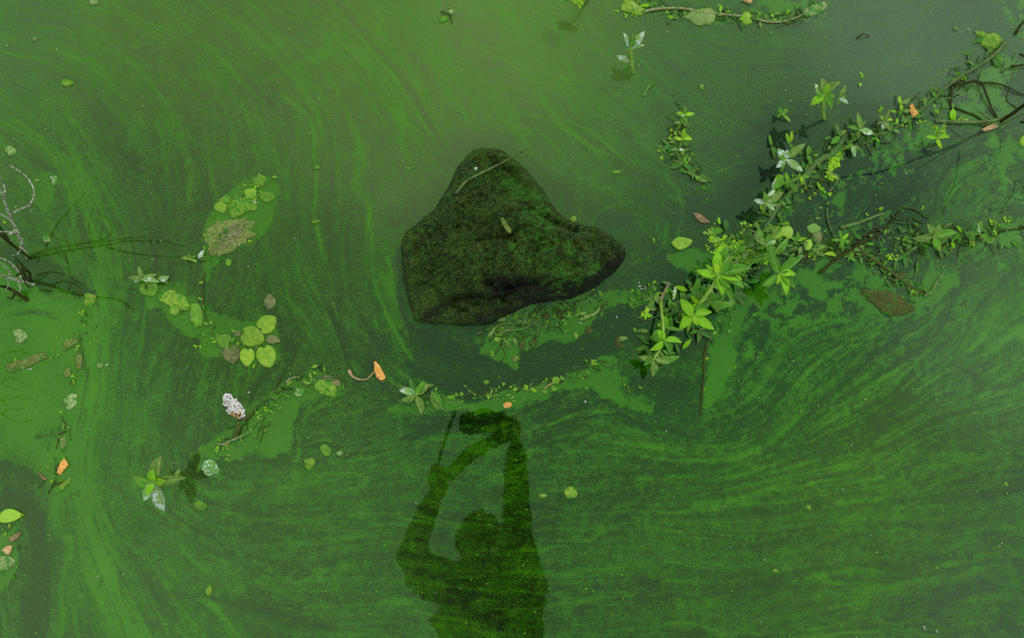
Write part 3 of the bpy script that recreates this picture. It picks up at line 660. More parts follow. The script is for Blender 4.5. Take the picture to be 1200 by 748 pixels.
groove([(575,325),(590,334),(615,330),(640,331),(660,338),(690,338)], .0060, .020)
groove([(520,352),(540,344),(560,342),(580,345),(600,342)], .0035, .016)
groove([(500,368),(520,356),(545,362)], .0035, .012)
groove([(560,282),(590,281),(605,285)], .0018, .006)
groove([(640,255),(650,262),(680,270),(705,268)], .004, .010)
groove([(545,235),(562,226),(560,240)], .0022, .005)
groove([(590,350),(615,352),(640,353)], .004, .014)
Z = Z + np.where(d_ > 0, 1, 0) * (.020 * np.floor(rn5 * 5 + .5 * rn2) / 5 * tt)
Z = np.where(d_ > .004, np.maximum(Z, .004 + .30 * top * smooth(.0, .03, d_) + .003 * rn2), Z)
keep = Z > -.10
idv = -np.ones(Z.shape, int); idv[keep] = np.arange(keep.sum())
q = keep[:-1, :-1] & keep[1:, :-1] & keep[:-1, 1:] & keep[1:, 1:]
jj, ii = np.nonzero(q)
Fc = np.stack([idv[jj, ii], idv[jj, ii + 1], idv[jj + 1, ii + 1], idv[jj + 1, ii]], -1)
Pz = np.stack([RX[keep], RY[keep], Z[keep]], -1)
# rock faces lean out a little under their top edge
gy_, gx_ = np.gradient(Z, st_); gm_ = np.hypot(gx_, gy_)[keep]
rc = W(600, 290, 0); rc.z = -.02
rme = bpy.data.meshes.new('boulder'); Pl = Pz - np.array(rc)
rme.vertices.add(len(Pl)); rme.vertices.foreach_set('co', Pl.astype(np.float32).ravel())
rme.loops.add(len(Fc) * 4); rme.loops.foreach_set('vertex_index', Fc.astype(np.int32).ravel())
rme.polygons.add(len(Fc)); rme.polygons.foreach_set('loop_start', np.arange(len(Fc), dtype=np.int32) * 4); rme.polygons.foreach_set('loop_total', np.full(len(Fc), 4, np.int32))
rme.update(calc_edges=True); rme.polygons.foreach_set('use_smooth', [True] * len(Fc))
# where duckweed has dried onto the stone (a band along the right shoulder)
gr = np.zeros(RX.shape, np.float32)
for pts, hw, am in [([(598,205),(620,220),(633,245),(640,262)],.017,1.0),([(640,262),(655,285),(672,300)],.012,.7),([(620,250),(630,275),(645,300),(655,322)],.020,.85),([(655,325),(680,322),(705,308)],.010,.9),([(600,290),(640,310),(660,325)],.02,.5),([(560,195),(600,190)],.02,.45),([(520,230),(540,215)],.02,.3),([(570,300),(600,310)],.03,.3),([(500,250),(480,290)],.02,.15)]:
    P = [W(x, y, .1) for x, y in pts]; P = spline([(p.x, p.y) for p in P], 6) if len(P) > 2 else [(p.x, p.y) for p in P]
    Dm = np.full(RX.shape, 1e9)
    for a_, b_ in zip(P[:-1], P[1:]):
        vx, vy = b_[0] - a_[0], b_[1] - a_[1]; l2 = vx * vx + vy * vy + 1e-12; t_ = np.clip(((RX - a_[0]) * vx + (RY - a_[1]) * vy) / l2, 0, 1)
        Dm = np.minimum(Dm, (RX - a_[0] - t_ * vx) ** 2 + (RY - a_[1] - t_ * vy) ** 2)
    gr = np.maximum(gr, am * np.exp(-Dm / (2 * hw * hw)))
bare_shade = np.zeros(RX.shape, np.float32)  # mossless stone along the undercut, with the undercut's shade painted in
for pts, hw, am in [([(585,336),(610,340),(640,345),(670,342),(700,330),(728,308)],.013,1.0),([(500,365),(530,352),(560,347)],.006,.5),([(735,300),(725,316)],.010,.8),([(560,372),(600,358)],.006,.5)]:
    P = [W(x, y, .05) for x, y in pts]; P = spline([(p.x, p.y) for p in P], 6) if len(P) > 2 else [(p.x, p.y) for p in P]
    Dm = np.full(RX.shape, 1e9)
    for a_, b_ in zip(P[:-1], P[1:]):
        vx, vy = b_[0] - a_[0], b_[1] - a_[1]; l2 = vx * vx + vy * vy + 1e-12; t_ = np.clip(((RX - a_[0]) * vx + (RY - a_[1]) * vy) / l2, 0, 1)
        Dm = np.minimum(Dm, (RX + rn2 * .004 - a_[0] - t_ * vx) ** 2 + (RY + rn2 * .004 - a_[1] - t_ * vy) ** 2)
    bare_shade = np.maximum(bare_shade, am * np.exp(-Dm / (2 * hw * hw)))
at_ = rme.attributes.new('bare', 'FLOAT', 'POINT'); at_.data.foreach_set('value', bare_shade[keep].astype(np.float32))
at_ = rme.attributes.new('growth', 'FLOAT', 'POINT'); at_.data.foreach_set('value', gr[keep].astype(np.float32))
rm = bpy.data.materials.new('mossy_stone'); rm.use_nodes = True; t = rm.node_tree; N = t.nodes; L = t.links; N.clear()
geo = nd('ShaderNodeNewGeometry')
sep = nd('ShaderNodeSeparateXYZ'); L.new(geo.outputs['Normal'], sep.inputs[0])
def ramp_(src, p0, c0, p1, c1):
    r = nd('ShaderNodeValToRGB'); r.color_ramp.elements[0].position = p0; r.color_ramp.elements[0].color = (*c0, 1)
    r.color_ramp.elements[1].position = p1; r.color_ramp.elements[1].color = (*c1, 1); L.new(src, r.inputs['Fac']); return r.outputs['Color']
def mixc(f, a, b):
    n = nd('ShaderNodeMix', data_type='RGBA')
    if isinstance(f, float): n.inputs['Factor'].default_value = f
    else: L.new(f, n.inputs['Factor'])
    L.new(a, n.inputs['A']); L.new(b, n.inputs['B']); return n.outputs['Result']
bare = ramp_(noise_(60, 5, .7), .35, (.004, .005, .002), .7, (.015, .018, .005))  # mossless stone, darkened to carry the painted undercut shade too
moss = ramp_(noise_(40, 6, .8), .40, (.006, .018, .001), .58, (.056, .108, .004))
moss2 = ramp_(noise_(330, 3, .7), .50, (.003, .010, .001), .62, (.075, .165, .008))
mossc = mixc(.62, moss, moss2)
lift = nd('ShaderNodeVectorMath', operation='SCALE'); L.new(mossc, lift.inputs[0]); L.new(math_('ADD', .55, math_('MULTIPLY', noise_(13, 3, .6), 1.5)), lift.inputs['Scale']); mossc = lift.outputs[0]
up = nd('ShaderNodeMapRange', interpolation_type='SMOOTHSTEP'); up.inputs['From Min'].default_value = .06; up.inputs['From Max'].default_value = .50; L.new(sep.outputs['Z'], up.inputs['Value'])
ba_ = nd('ShaderNodeAttribute', attribute_name='bare')  # mossless stone together with the painted undercut shade
c = mixc(math_('MULTIPLY', up.outputs['Result'], math_('SUBTRACT', 1.0, math_('MULTIPLY', ba_.outputs['Fac'], 1.5, clamp=True), clamp=True)), bare, mossc)
ga_ = nd('ShaderNodeAttribute', attribute_name='growth')
f1 = math_('ADD', math_('MULTIPLY', noise_(75, 2, .5), .5), math_('MULTIPLY', noise_(300, 3, .7), .5))
f2 = math_('GREATER_THAN', math_('ADD', f1, math_('MULTIPLY', ga_.outputs['Fac'], .15)), .622)
gcol = ramp_(noise_(200, 2), .3, (.022, .12, .006), .7, (.06, .24, .012))
c = mixc(f2, c, gcol)
# sparse yellow-green flecks all over
vo = nd('ShaderNodeTexVoronoi'); vo.inputs['Scale'].default_value = 210; L.new(geo.outputs['Position'], vo.inputs['Vector'])
vs_ = nd('ShaderNodeSeparateColor'); L.new(vo.outputs['Color'], vs_.inputs[0])
fl = math_('MULTIPLY', math_('LESS_THAN', vo.outputs['Distance'], .30), math_('GREATER_THAN', vs_.outputs[0], .86))
c = mixc(math_('MULTIPLY', math_('MULTIPLY', fl, up.outputs['Result']), .75), c, ramp_(vs_.outputs[1], .2, (.05, .14, .01), .9, (.17, .24, .05)))
b = nd('ShaderNodeBsdfPrincipled'); L.new(c, b.inputs['Base Color']); b.inputs['Roughness'].default_value = .75; b.inputs['Specular IOR Level'].default_value = .25
bp = nd('ShaderNodeBump'); bp.inputs['Strength'].default_value = 1; bp.inputs['Distance'].default_value = .012
L.new(math_('ADD', noise_(150, 6, .75), math_('MULTIPLY', noise_(500, 3, .7), .4)), bp.inputs['Height']); L.new(bp.outputs['Normal'], b.inputs['Normal'])
mo = nd('ShaderNodeOutputMaterial'); L.new(b.outputs[0], mo.inputs['Surface'])
rme.materials.append(rm)
rock = bpy.data.objects.new('boulder', rme); rock.location = rc; link(rock)
tag(rock, 'large dark mossy rock rising out of the green pond water', 'rock')
def rock_z(px, py, iters=4):
    z = .08
    for _ in range(iters):
        p = W(px, py, z); j = int(np.clip((p.y - ry[0]) / st_, 0, hh - 1)); i = int(np.clip((p.x - rx[0]) / st_, 0, ww - 1)); z = float(Z[j, i])
    return z

# ------------------------------------------------------------------ floating leaves, pads and mats
def blob(name, outline, m, label, cat, group=None, z=.0012, thick=.0022, rag=.6, dome=.0015, bumpy=.0008, parent=None, n=72, rings=7, origin_z=None, cup=0.0):
    """thin irregular body floating on the water, outline in photograph pixels"""
    P = spline(list(outline) + [outline[0]], max(3, n // len(outline)))[:-1]
    cx = sum(p[0] for p in P) / len(P); cy = sum(p[1] for p in P) / len(P); sd = random.random() * 99
    R_ = []
    for x, y in P:
        k = 1 + rag * .10 * (mnoise.noise(Vector((x * .13, y * .13, sd))) * 1.5 + .6 * mnoise.noise(Vector((x * .5, y * .5, sd))))
        R_.append((cx + (x - cx) * k, cy + (y - cy) * k))
    mb = MB(); nn = len(R_); o = W(cx, cy, z); vs = []
    for r in range(rings + 1):
        t_ = r / rings
        for x, y in R_:
            p = W(cx + (x - cx) * t_, cy + (y - cy) * t_, z)
            h_ = dome * (1 - t_ ** 2) + cup * t_ ** 2 + bumpy * mnoise.noise(Vector((p.x * 260, p.y * 260, sd))) * (1 if t_ < 1 else .3)
            vs.append((p.x - o.x, p.y - o.y, thick * (1 if t_ < .97 else .6) + h_))
    for x, y in R_:
        p = W(x, y, z); vs.append((p.x - o.x, p.y - o.y, -.0012 if z < .01 else -.0002))
    fs = []
    for r in range(rings + 1):
        for k in range(nn):
            k2 = (k + 1) % nn
            fs.append((r * nn + k, r * nn + k2, (r + 1) * nn + k2, (r + 1) * nn + k)[::-1])
    fs.append(tuple(range((rings + 1) * nn, (rings + 2) * nn)))
    mb.add(vs, fs); ob = mb.build(name, m, parent)
    ob.location = o
    if parent is not None: ob.location = o - parent.location
    if parent is None: tag(ob, label, cat, group)
    return ob
def oval(cx, cy, rx_, ry_, rot=0, notch=None, n=14):
    out = []; c_, s_ = math.cos(math.radians(rot)), math.sin(math.radians(rot))
    for k in range(n):
        a_ = 2 * PI * k / n; r = 1.0
        if notch is not None:
            dlt = abs((math.degrees(a_) - notch + 180) % 360 - 180)
            if dlt < 20: r = .62
        x, y = rx_ * math.cos(a_) * r, ry_ * math.sin(a_) * r
        out.append((cx + x * c_ - y * s_, cy + x * s_ + y * c_))
    return out
def heart(cx, cy, r, rot, k=1.0, tip=1.25):
    out = []; c_, s_ = math.cos(math.radians(rot)), math.sin(math.radians(rot))
    for a_ in range(0, 360, 20):
        t_ = math.radians(a_); d = abs((a_ + 180) % 360 - 180); q = 1 + (tip - 1) * max(0, 1 - d / 50) ** 1.4 - .38 * max(0, 1 - abs(d - 180) / 28)
        x, y = r * q * math.cos(t_), r * k * q * math.sin(t_); out.append((cx + x * c_ - y * s_, cy + x * s_ + y * c_))
    return out
def hpad(cx, cy, r, rot, m, label, group, k=.95, z=.0015):
    return blob('floating_pad', heart(cx, cy, r, rot, k), M[m], label, 'floating leaf', group, z=z, rag=.5, dome=.0006, bumpy=.0009, rings=5, cup=.0014, n=72)
def pad(cx, cy, rx_, ry_, rot, m, label, group=None, notch=None, z=.001, cup=.0):
    return blob('floating_pad', oval(cx, cy, rx_, ry_, rot, notch), M[m], label, 'floating leaf', group, z=z, rag=1.7, dome=.0008, bumpy=.0009, rings=5, cup=cup, n=56)

g1 = 'round leaves clustered on the left weed mat'
hpad(263,400,9,200,'pad_green','small green pad at the top left of the lower leaf cluster',g1)
hpad(271,414,10.5,80,'pad_brown','brownish olive pad at the lower left of the leaf cluster',g1,z=.0022)
hpad(294,394,13.5,20,'pad_lime','broad yellow green lobed pad in the middle of the leaf cluster',g1,.9)
hpad(290,417,10,95,'pad_lime','oval green pad below the broad lobed one in the cluster',g1,.85,.0024)
hpad(312,381,11.5,-40,'pad_lime','yellow green pad topping the right side of the leaf cluster',g1,.9)
hpad(319,398,8,10,'pad_brown','narrow brown pad wedged between two green ones at the cluster edge',g1,.6,.003)
hpad(312,416,12.5,75,'pad_lime','large bright green pad at the lower right of the leaf cluster',g1,.9)
pad(278,391,4,3.5,0,'pad_brown','tiny brown round leaf at the top of the pad cluster',g1)
pad(316,354,7,8,10,'pad_brown','lone olive pad on open water above the leaf cluster')
pad(304,212,8,9,0,'pad_green','curled green pad at the top of the upper left weed mat','pads on the upper left weed mat', notch=230)
pad(294,227,8,6,-10,'pad_lime','pale lime pad beside the curled one on the upper mat','pads on the upper left weed mat')
pad(313,231,9,6,5,'pad_green','green pad on the right tip of the upper left weed mat','pads on the upper left weed mat')
pad(259,243,7,6.5,0,'pad_lime','round lime pad at the left edge of the upper mat','pads on the upper left weed mat')
pad(266,234,5,4.5,40,'leaf_dark' if 0 else 'pad_green','small curled green pad beside the round lime one','pads on the upper left weed mat', cup=.002)
blob('algae_patch',[(268,248),(268,238),(278,232),(290,232),(300,238),(302,246),(292,248),(284,252),(274,256)],M['pale'],'pale yellow green algae patch on the upper left weed mat','algae',rag=1.2)
blob('algae_patch',[(183,348),(192,342),(204,340),(214,346),(220,354),(221,364),(212,364),(206,370),(198,366),(200,360),(190,354)],M['pale'],'pale ragged algae patch on the mid left weed mat','algae',rag=1.4)
pad(174,339,10,8,10,'pad_green','dull green pad at the upper end of the mid left mat')
blob('algae_patch',[(222,358),(230,356),(236,362),(238,376),(232,384),(225,376)],M['pad_green'],'dull green algae lobe right of the pale ragged patch','algae')
# bleached reed bundle: a plate carrying many loose reed strands
reed = empty('reed_clump', W(265,274,.001), 'oval clump of rotting brownish reed strands on the upper left mat', 'reeds')
blob('plate',[(240,276),(246,264),(260,260),(276,256),(292,256),(296,264),(296,276),(286,286),(268,296),(250,300),(242,292)],M['thatch'],None,None,parent=reed,rag=1.4,bumpy=.0016)
mb = MB()
for k in range(46):
    u = random.uniform(-.9, .9); v = random.uniform(-.5, .5); L_ = 17 * math.sqrt(max(.05, 1 - u * u))
    cx, cy = 268 + u * -8 + v * 16, 277 + u * 16 - v * 6; an = math.radians(random.uniform(-32, -14)) 
    p = [W(cx + math.cos(an) * L_ * s, cy + math.sin(an) * L_ * s, .0042 + random.random() * .0015) for s in (-.8, 0, .8)]
    mb.add(*(lambda q: (q.v, q.f))((lambda q: (q.tube(p, random.uniform(.0005, .0010), 4), q)[1])(MB())))
o_ = mb.build('strand', M['straw']); o_.parent = reed; o_.location = -reed.location; tag(o_, kind='stuff')
blob('algae_patch',[(368,452),(372,446),(384,444),(392,450),(395,458),(393,464),(382,464),(372,460)],M['pale'],'pale lime algae patch at the tip of the lower left mat','algae',rag=1.0)
blob('algae_patch',[(344,460),(350,455),(356,457),(354,463),(347,465)],M['pale_grey'],'small greyish algae patch in the lower left mat','algae',rag=1)
pad(385,446,8,6,30,'pad_brown','rotting dark brown pad over the pale patch at the mat tip')
pad(395,449,3.5,4,0,'brown','small pinkish brown leaf at the end of the lower left mat')
pad(382,528,5.5,7,-30,'pad_green','pale green oval leaf at the tail of the dark swirl')
blob('algae_patch',[(394,530),(400,528),(402,532),(396,535)],M['pale_grey'],'whitish fleck of algae beside the pale oval leaf','algae')
blob('algae_patch',[(357,540),(364,537),(370,540),(368,546),(362,552),(358,548)],M['pale'],'pale curled algae scrap below the dark swirl','algae')
blob('bloom_pad',oval(246,548,9.5,10.5,0),M['skin_pad'],'round green pad with white bloom at its centre','floating leaf',rag=2.2,dome=.003,bumpy=.003)
# singles
for (x, y, a_, b_, r, m, lb) in [
 (110,3,6,4,0,'pale_grey','pale scrap of algae at the top left edge of the pond'),
 (79,97,8,5,0,'pale','greenish tan pad alone in the upper left water'),
 (12,177,7,6,20,'pale_grey','whitish rimmed pad at the far left'),
 (235,592,9,6.5,0,'pad_green','soft green triangular pad right of the plant with sky sheen on its leaves'),
 (245,692,4,8,5,'pale','narrow pale pad standing upright in the lower left water'),
 (669,578,9,8,0,'pale','knobbly yellow green algae lump right of the shadowed figure'),
 (636,581,5,2.5,0,'pad_lime','tiny lime fleck left of the knobbly algae lump'),
 (947,595,4,3.5,0,'pale','small round pad alone in the lower right water'),
 (1179,568,3,3,0,'pale','tiny pale disc near the right edge'),
 (908,669,5,3,0,'pale','small pale pad near the lower right'),
 (822,102,3,4,0,'pad_green','small oval pad in the hazy upper water'),
 (672,258,4.5,5,20,'pad_lime','lime leaf scrap lodged on the shoulder of the rock'),
 (722,202,6,2.5,-5,'pad_green','flat green sliver floating right of the rock top'),
 (766,282,1.8,4.5,-10,'pad_green','upright green sliver between rock and raft'),
 (370,196,5,3,0,'pad_green','green fleck on the upper stream left of the rock'),
 (370,260,6,2.5,-8,'pad_green','green fleck on the lower stream left of the rock'),
 (268,308,4,5.5,0,'pad_green','small green drop shaped pad under the upper left mat'),
 (54,280,5.5,5,0,'pale_grey','pale mossy scrap between the branch reflections'),
 (64,212,3.5,7,10,'pale_grey','whitish elongated leaf beyond the lichen branch'),
 (44,212,3,1.5,0,'pale_grey','tiny white leaf beside the lichen branch tip'),
 (1053,370,0,0,0,None,''),
 (570,448,4,3,0,'pad_green','little green pad in the dark water under the rock'),
 (668,258,0,0,0,None,''),
 (651,446,5,5,0,'pale','round lime pad resting on the bright scum strip'),
 (875,22,8,8,0,'pad_lime','flat round lime pad on the right of the top weed strip'),
 (819,18,7,5,0,'pad_green','curled green pad on the top weed strip'),
 (800,294,0,0,0,None,''),
 (785,14,0,0,0,None,''),
 (1120,34,3,3,0,'leaf_dark','dark green scrap sinking in the upper right water'),
 (1200,166,6,7,0,'pad_lime','lime pad cut by the right edge'),
 (41,46,3,3,0,'leaf_dark','dark drowned speck in the upper left water'),
 (117,429,4,4,0,'leaf_dark','dark round drowned leaf by the left scum'),
 (529,14,3.5,3.5,0,'pale_grey','pale bead on a green scrap near the top edge'),
 (520,23,6,3.5,-25,'pad_green','green scrap with dark thread near the top edge')]:
    if m: blob('floating_pad', oval(x, y, a_ * .86, b_ * .86, r), M[m], lb, 'floating leaf', rag=2.0, n=42, rings=4)
blob('algae_patch',[(1142,38),(1150,36),(1155,40),(1164,38),(1172,44),(1172,54),(1164,58),(1154,56),(1148,52),(1150,46)],M['pale'],'pale lumpy algae clot at the end of the long stalk','algae',rag=1.4,dome=.003,bumpy=.002)
blob('bilobed_leaf',[(902,270),(908,265),(915,267),(919,265),(926,266),(929,272),(925,280),(917,277),(910,281),(903,278)],M['leaf_lime'],'bright lime two lobed leaf lying on the raft','leaf',rag=.4,z=.004)
blob('floating_leaf',[(786,285),(792,279),(803,279),(811,283),(805,290),(795,293)],M['pad_lime'],'pale green cupped leaf with a white glint left of the raft','leaf',z=.003,cup=.002,rag=.5)
blob('floating_leaf',[(942,283),(949,281),(952,287),(948,293),(943,292)],M['leaf_lime'],'lime heart shaped leaf in the middle of the raft','leaf',z=.004,rag=.3)
blob('floating_leaf',[(951,276),(958,271),(964,276),(961,284),(954,284)],M['pad_brown'],'olive brown round leaf beside the lime heart shaped one','leaf',z=.003,rag=.3)
blob('floating_leaf',[(945,266),(954,262),(962,268),(955,274),(948,272)],M['leaf_mid'],'green round leaf above the olive brown one','leaf',z=.002,rag=.3)
blob('debris_clump',[(1006,343),(1018,340),(1032,339),(1048,341),(1058,349),(1066,358),(1065,367),(1048,370),(1034,366),(1024,358)],M['dirt'],'brown fibrous clump of rotting matter below the raft','debris',rag=2.4,dome=.004,bumpy=.003)
blob('algae_patch',[(732,0),(742,2),(750,8),(756,14),(748,18),(738,15),(728,12)],M['pad_lime'],'yellow green algae wedge on the top weed strip','algae',rag=1.4)
blob('algae_patch',[(800,20),(815,12),(832,10),(836,18),(832,28),(818,30),(808,24)],M['leaf_olive'],'olive fringe of algae hanging from the top strip','algae',rag=1.6)
blob('algae_patch',[(940,14),(952,6),(966,3),(968,10),(958,16),(946,20)],M['pale_grey'],'greyish green tip of the top weed strip','algae',rag=1.4)
blob('floating_leaf',[(0,604),(6,598),(16,597),(24,602),(22,608),(12,612),(0,612)],M['leaf_lime'],'yellow green leaf at the lower left edge of the pond','leaf',z=.004,cup=.002)
blob('algae_patch',[(-4,655),(4,650),(14,654),(18,660),(8,668),(-4,672)],M['pale_grey'],'pale scum wedge at the lower left edge','algae')
blob('dry_leaf',[(2,645),(8,640),(14,641),(10,650)],M['tan'],'tan leaf scrap at the lower left edge','leaf',z=.003)
blob('dry_leaf',[(10,632),(16,627),(24,624),(22,630),(14,636)],M['brown'],'reddish leaf scrap just above the tan one at the left edge','leaf',z=.003)
blob('algae_patch',[(74,468),(84,462),(90,464),(89,474),(80,480)],M['pale_grey'],'grey leaf shaped scrap on the left scum','algae')
blob('algae_patch',[(16,388),(26,386),(32,394),(26,402),(17,400)],M['pale_grey'],'ring of pale debris on the upper left scum','algae',rag=1.6)
blob('debris_clump',[(2,430),(18,424),(34,418),(48,414),(60,418),(44,424),(28,432),(12,436)],M['thatch'],'long grey brown debris streak across the left scum','debris',rag=1.6)
blob('debris_clump',[(76,400),(86,396),(90,402),(82,408),(74,410)],M['thatch'],'small brown debris lump at the scum rim','debris',rag=1.6)
blob('debris_clump',[(90,418),(95,416),(96,430),(92,434),(89,428)],M['thatch'],'narrow upright debris lump on the scum rim','debris',rag=1.4)
blob('debris_clump',[(76,434),(82,432),(82,440),(76,442)],M['thatch'],'tiny debris knot inside the left scum','debris',rag=1.4)
blob('debris_clump',[(70,514),(76,512),(78,522),(72,526)],M['thatch'],'little debris ring above the orange leaf','debris',rag=1.4)
blob('debris_clump',[(99,345),(108,344),(112,352),(106,362),(100,358)],M['pale'],'mossy green knot at the corner of the left scum','debris',rag=1.6)
blob('algae_patch',[(64,572),(74,566),(82,560),(80,568),(68,578)],M['pale'],'olive algae tail below the orange leaf','algae')
blob('bract',[(1055,318),(1062,324),(1050,330)],M['dirt'],'dark bract on the slanting stick','debris')
mnames = [('pale','yellowish scrap'),('thatch','brown scrap'),('leaf_olive','olive scrap')]
SCR = [(596,405,4,'thatch','left part'),(604,421,4,'thatch','lower tip'),(625,402,6,'dirt','centre'),(640,370,5,'dirt','upper middle'),(655,368,6,'dirt','top'),(690,387,5,'dirt','right end'),(583,398,4,'pale','left end'),(612,404,5,'dirt','lower middle'),(588,374,5,'leaf_olive','upper left'),(576,414,4,'pale','lowest left corner'),(602,360,3,'pale','rock side'),(675,393,4,'pale','lower right')]
for x, y, r, m, w in SCR:
    blob('debris_scrap', oval(x, y, r, r * .7, random.uniform(0, 180)), M[m], '%s debris on the %s of the scum sheet under the rock' % ({'thatch':'straw coloured','dirt':'dark brown','pale':'pale','leaf_olive':'olive'}[m], w), 'debris', 'scraps on the scum under the rock', rag=2.2, n=42, rings=4, dome=.002, bumpy=.0015)

# dry leaves and petals
def curl_leaf(outline, m, label, z=.004, arch=.004, cat='dry leaf'):
    return blob('dry_leaf', outline, M[m], label, cat, z=z, dome=arch * .5, bumpy=.0034, rag=1.6, thick=.0007)
curl_leaf([(438,424),(441,423),(446,431),(451,442),(444,445),(440,440)],'orange','upright orange leaf near the middle of the pond',arch=.003)
mb = MB(); mb.tube([W(x, y, z) for x, y, z in spline([(409,434,.008),(412,440,.004),(418,444,.003),(428,445,.003),(434,441,.004),(438,436,.004)], 5)], [.0022,.0028,.003,.0028,.0024,.0022,.0018,.0016,.0015,.0014,.0013,.0012,.0011,.0010,.0010,.0010,.001,.001,.001,.001,.001,.001,.001,.001,.001,.001], 6)
tag(mb.build('leaf_stalk', M['tan']), 'curved tan stalk lying left of the upright orange leaf', 'stalk')
curl_leaf([(66,555),(68,547),(72,541),(76,538),(80,545),(75,551),(70,557)],'orange','crumpled orange yellow leaf at the rim of the left scum')
curl_leaf([(1065,124),(1069,122),(1073,128),(1076,135),(1070,137),(1067,130)],'orange','peach coloured leaf on the upper part of the raft',z=.005)
curl_leaf([(1151,152),(1157,148),(1166,145),(1170,148),(1162,152),(1154,154)],'tan','pinkish brown husk lying under the right branch',z=.008)
curl_leaf([(813,250),(820,251),(829,257),(832,261),(824,262),(817,257)],'brown','pinkish brown spindle leaf left of the raft',z=.004)
curl_leaf([(589,474),(594,471),(600,473),(598,477),(592,478)],'orange','tiny orange petal on the scum strip above the shadowed camera',z=.002)
curl_leaf([(869,0),(877,-2),(882,2),(878,4)],'tan','salmon leaf on the weed strip at the top edge')
blob('dry_leaf',[(719,400),(723,394),(729,392),(726,399),(731,406),(728,410),(722,406)],M['dirt'],'faded brown scrap drowning beside the lower scum strip','dry leaf',z=-.0004,thick=.0012,rag=2.5,dome=.0006)
curl_leaf([(45,553),(49,557),(54,561),(52,563),(47,559)],'brown','short brown curl in the scum by the orange leaf',z=.002)
zr = rock_z(592, 265)
curl_leaf([(586,257),(590,256),(595,263),(600,271),(597,274),(591,267)],'thatch','small tan leaf lying on top of the rock',z=zr + .006,arch=.001)
curl_leaf([(774,350),(779,338),(784,330),(785,333),(779,344),(776,352)],'brown','brown pointed sheath standing over the bright shoot',z=.02)
blob('dry_leaf',[(788,342),(791,336),(793,342),(791,350),(788,352)],M['leaf_sheen'],'small whitish leaf between the two bright shoots','leaf',z=.008)
blob('pebble',oval(557.5,198,2,2,0),M['foam'],'tiny white bead on the upper part of the rock','bead',z=rock_z(557,198)+.001,n=28,rings=4,dome=.002)

# white bubbly egg mass on the stick
em = empty('egg_mass', W(274,477,.006), 'lumpy white bubbly mass floating beside a brown stick', 'egg mass')
mb = MB(); mb2 = MB()
def ball(mb, c, r, seg=8, rg=5):
    vs = []; fs = []
    for i in range(1, rg):
        for k in range(seg):
            a_, b_ = PI * i / rg, 2 * PI * k / seg; vs.append((c[0] + r * math.sin(a_) * math.cos(b_), c[1] + r * math.sin(a_) * math.sin(b_), c[2] + r * math.cos(a_)))
    vs += [(c[0], c[1], c[2] + r), (c[0], c[1], c[2] - r)]; n_ = len(vs)
    for i in range(rg - 2):
        for k in range(seg): fs.append((i * seg + k, (i + 1) * seg + k, (i + 1) * seg + (k + 1) % seg, i * seg + (k + 1) % seg))
    for k in range(seg): fs.append((n_ - 2, k, (k + 1) % seg)); fs.append((n_ - 1, (rg - 2) * seg + (k + 1) % seg, (rg - 2) * seg + k))
    mb.add(vs, fs)
eg = [(260,466),(262,462),(268,461),(274,464),(280,471),(287,481),(290,488),(285,491),(277,491),(268,485),(263,478)]
rnd = random.Random(5); cnt = 0
exs = np.array([p[0] for p in eg]); 
while cnt < 210:
    x = rnd.uniform(258, 291); y = rnd.uniform(460, 492)
    s_ = float(sdf(eg, np.array([[x]], np.float32), np.array([[y]], np.float32))[0, 0])
    if s_ < .5: continue
    tgt = mb2 if (y > 484 - (x - 270) * .2 and x < 283 and rnd.random() < .75 and y > 478) else mb
    z_ = .002 + .010 * min(1, s_ / 6) * rnd.uniform(.75, 1.1); p = W(x, y, z_) - em.location
    ball(tgt, p, rnd.uniform(.0014, .0026)); cnt += 1
o_ = mb.build('bubble', M['foam'], em); tag(o_, kind='stuff'); o_ = mb2.build('stained_bubble', M['foam_tan'], em); tag(o_, kind='stuff')

# ------------------------------------------------------------------ sticks, stalks and branches
def stick(name, pts, rad, m, label, cat, group=None, rough=.25, n=6, mirror=False, twigs=(), seg=7):
    """pts: (px, py, z[, radius factor]); mirror: the pixels are those of its reflection; radii in pixels"""
    f = WM if mirror else W
    P = spline([tuple(f(p[0], p[1], p[2])) for p in pts], n); k = len(P)
    org = Vector(P[0])
    mb = MB(); mb.tube([Vector(p) - org for p in P], [rad * PX * (1 - .5 * i / (k - 1)) for i in range(k)], seg, rough=rough)
    if not twigs:
        o = mb.build(name, M[m]); o.location = org; return tag(o, label, cat, group)
    e = empty(name, org, label, cat, group); mb.build('limb', M[m], e)
    for tp, tr_ in twigs:
        P = spline([tuple(f(*q[:3])) for q in tp], n); k = len(P); mb = MB()
        mb.tube([Vector(p) - org for p in P], [tr_ * PX * (1 - .55 * i / (k - 1)) for i in range(k)], 6, rough=rough)
        mb.build('twig', M[m], e)
    return e
def knobs(e, pts, r, m, n, mirror=False):
    """crusts and buds along a branch"""
    f = WM if mirror else W
    P = spline([tuple(f(*p[:3])) for p in pts], 10); mb = MB()
    for _ in range(n):
        i = random.randrange(len(P) - 1); t_ = random.random(); p = Vector(P[i]).lerp(Vector(P[i + 1]), t_) - e.location
        ball(mb, p + Vector([random.uniform(-1, 1) * r * PX * .7 for _ in range(3)]), r * PX * random.uniform(.35, .8), 5, 4)
    o = mb.build('crust', M[m], e); tag(o, kind='stuff')

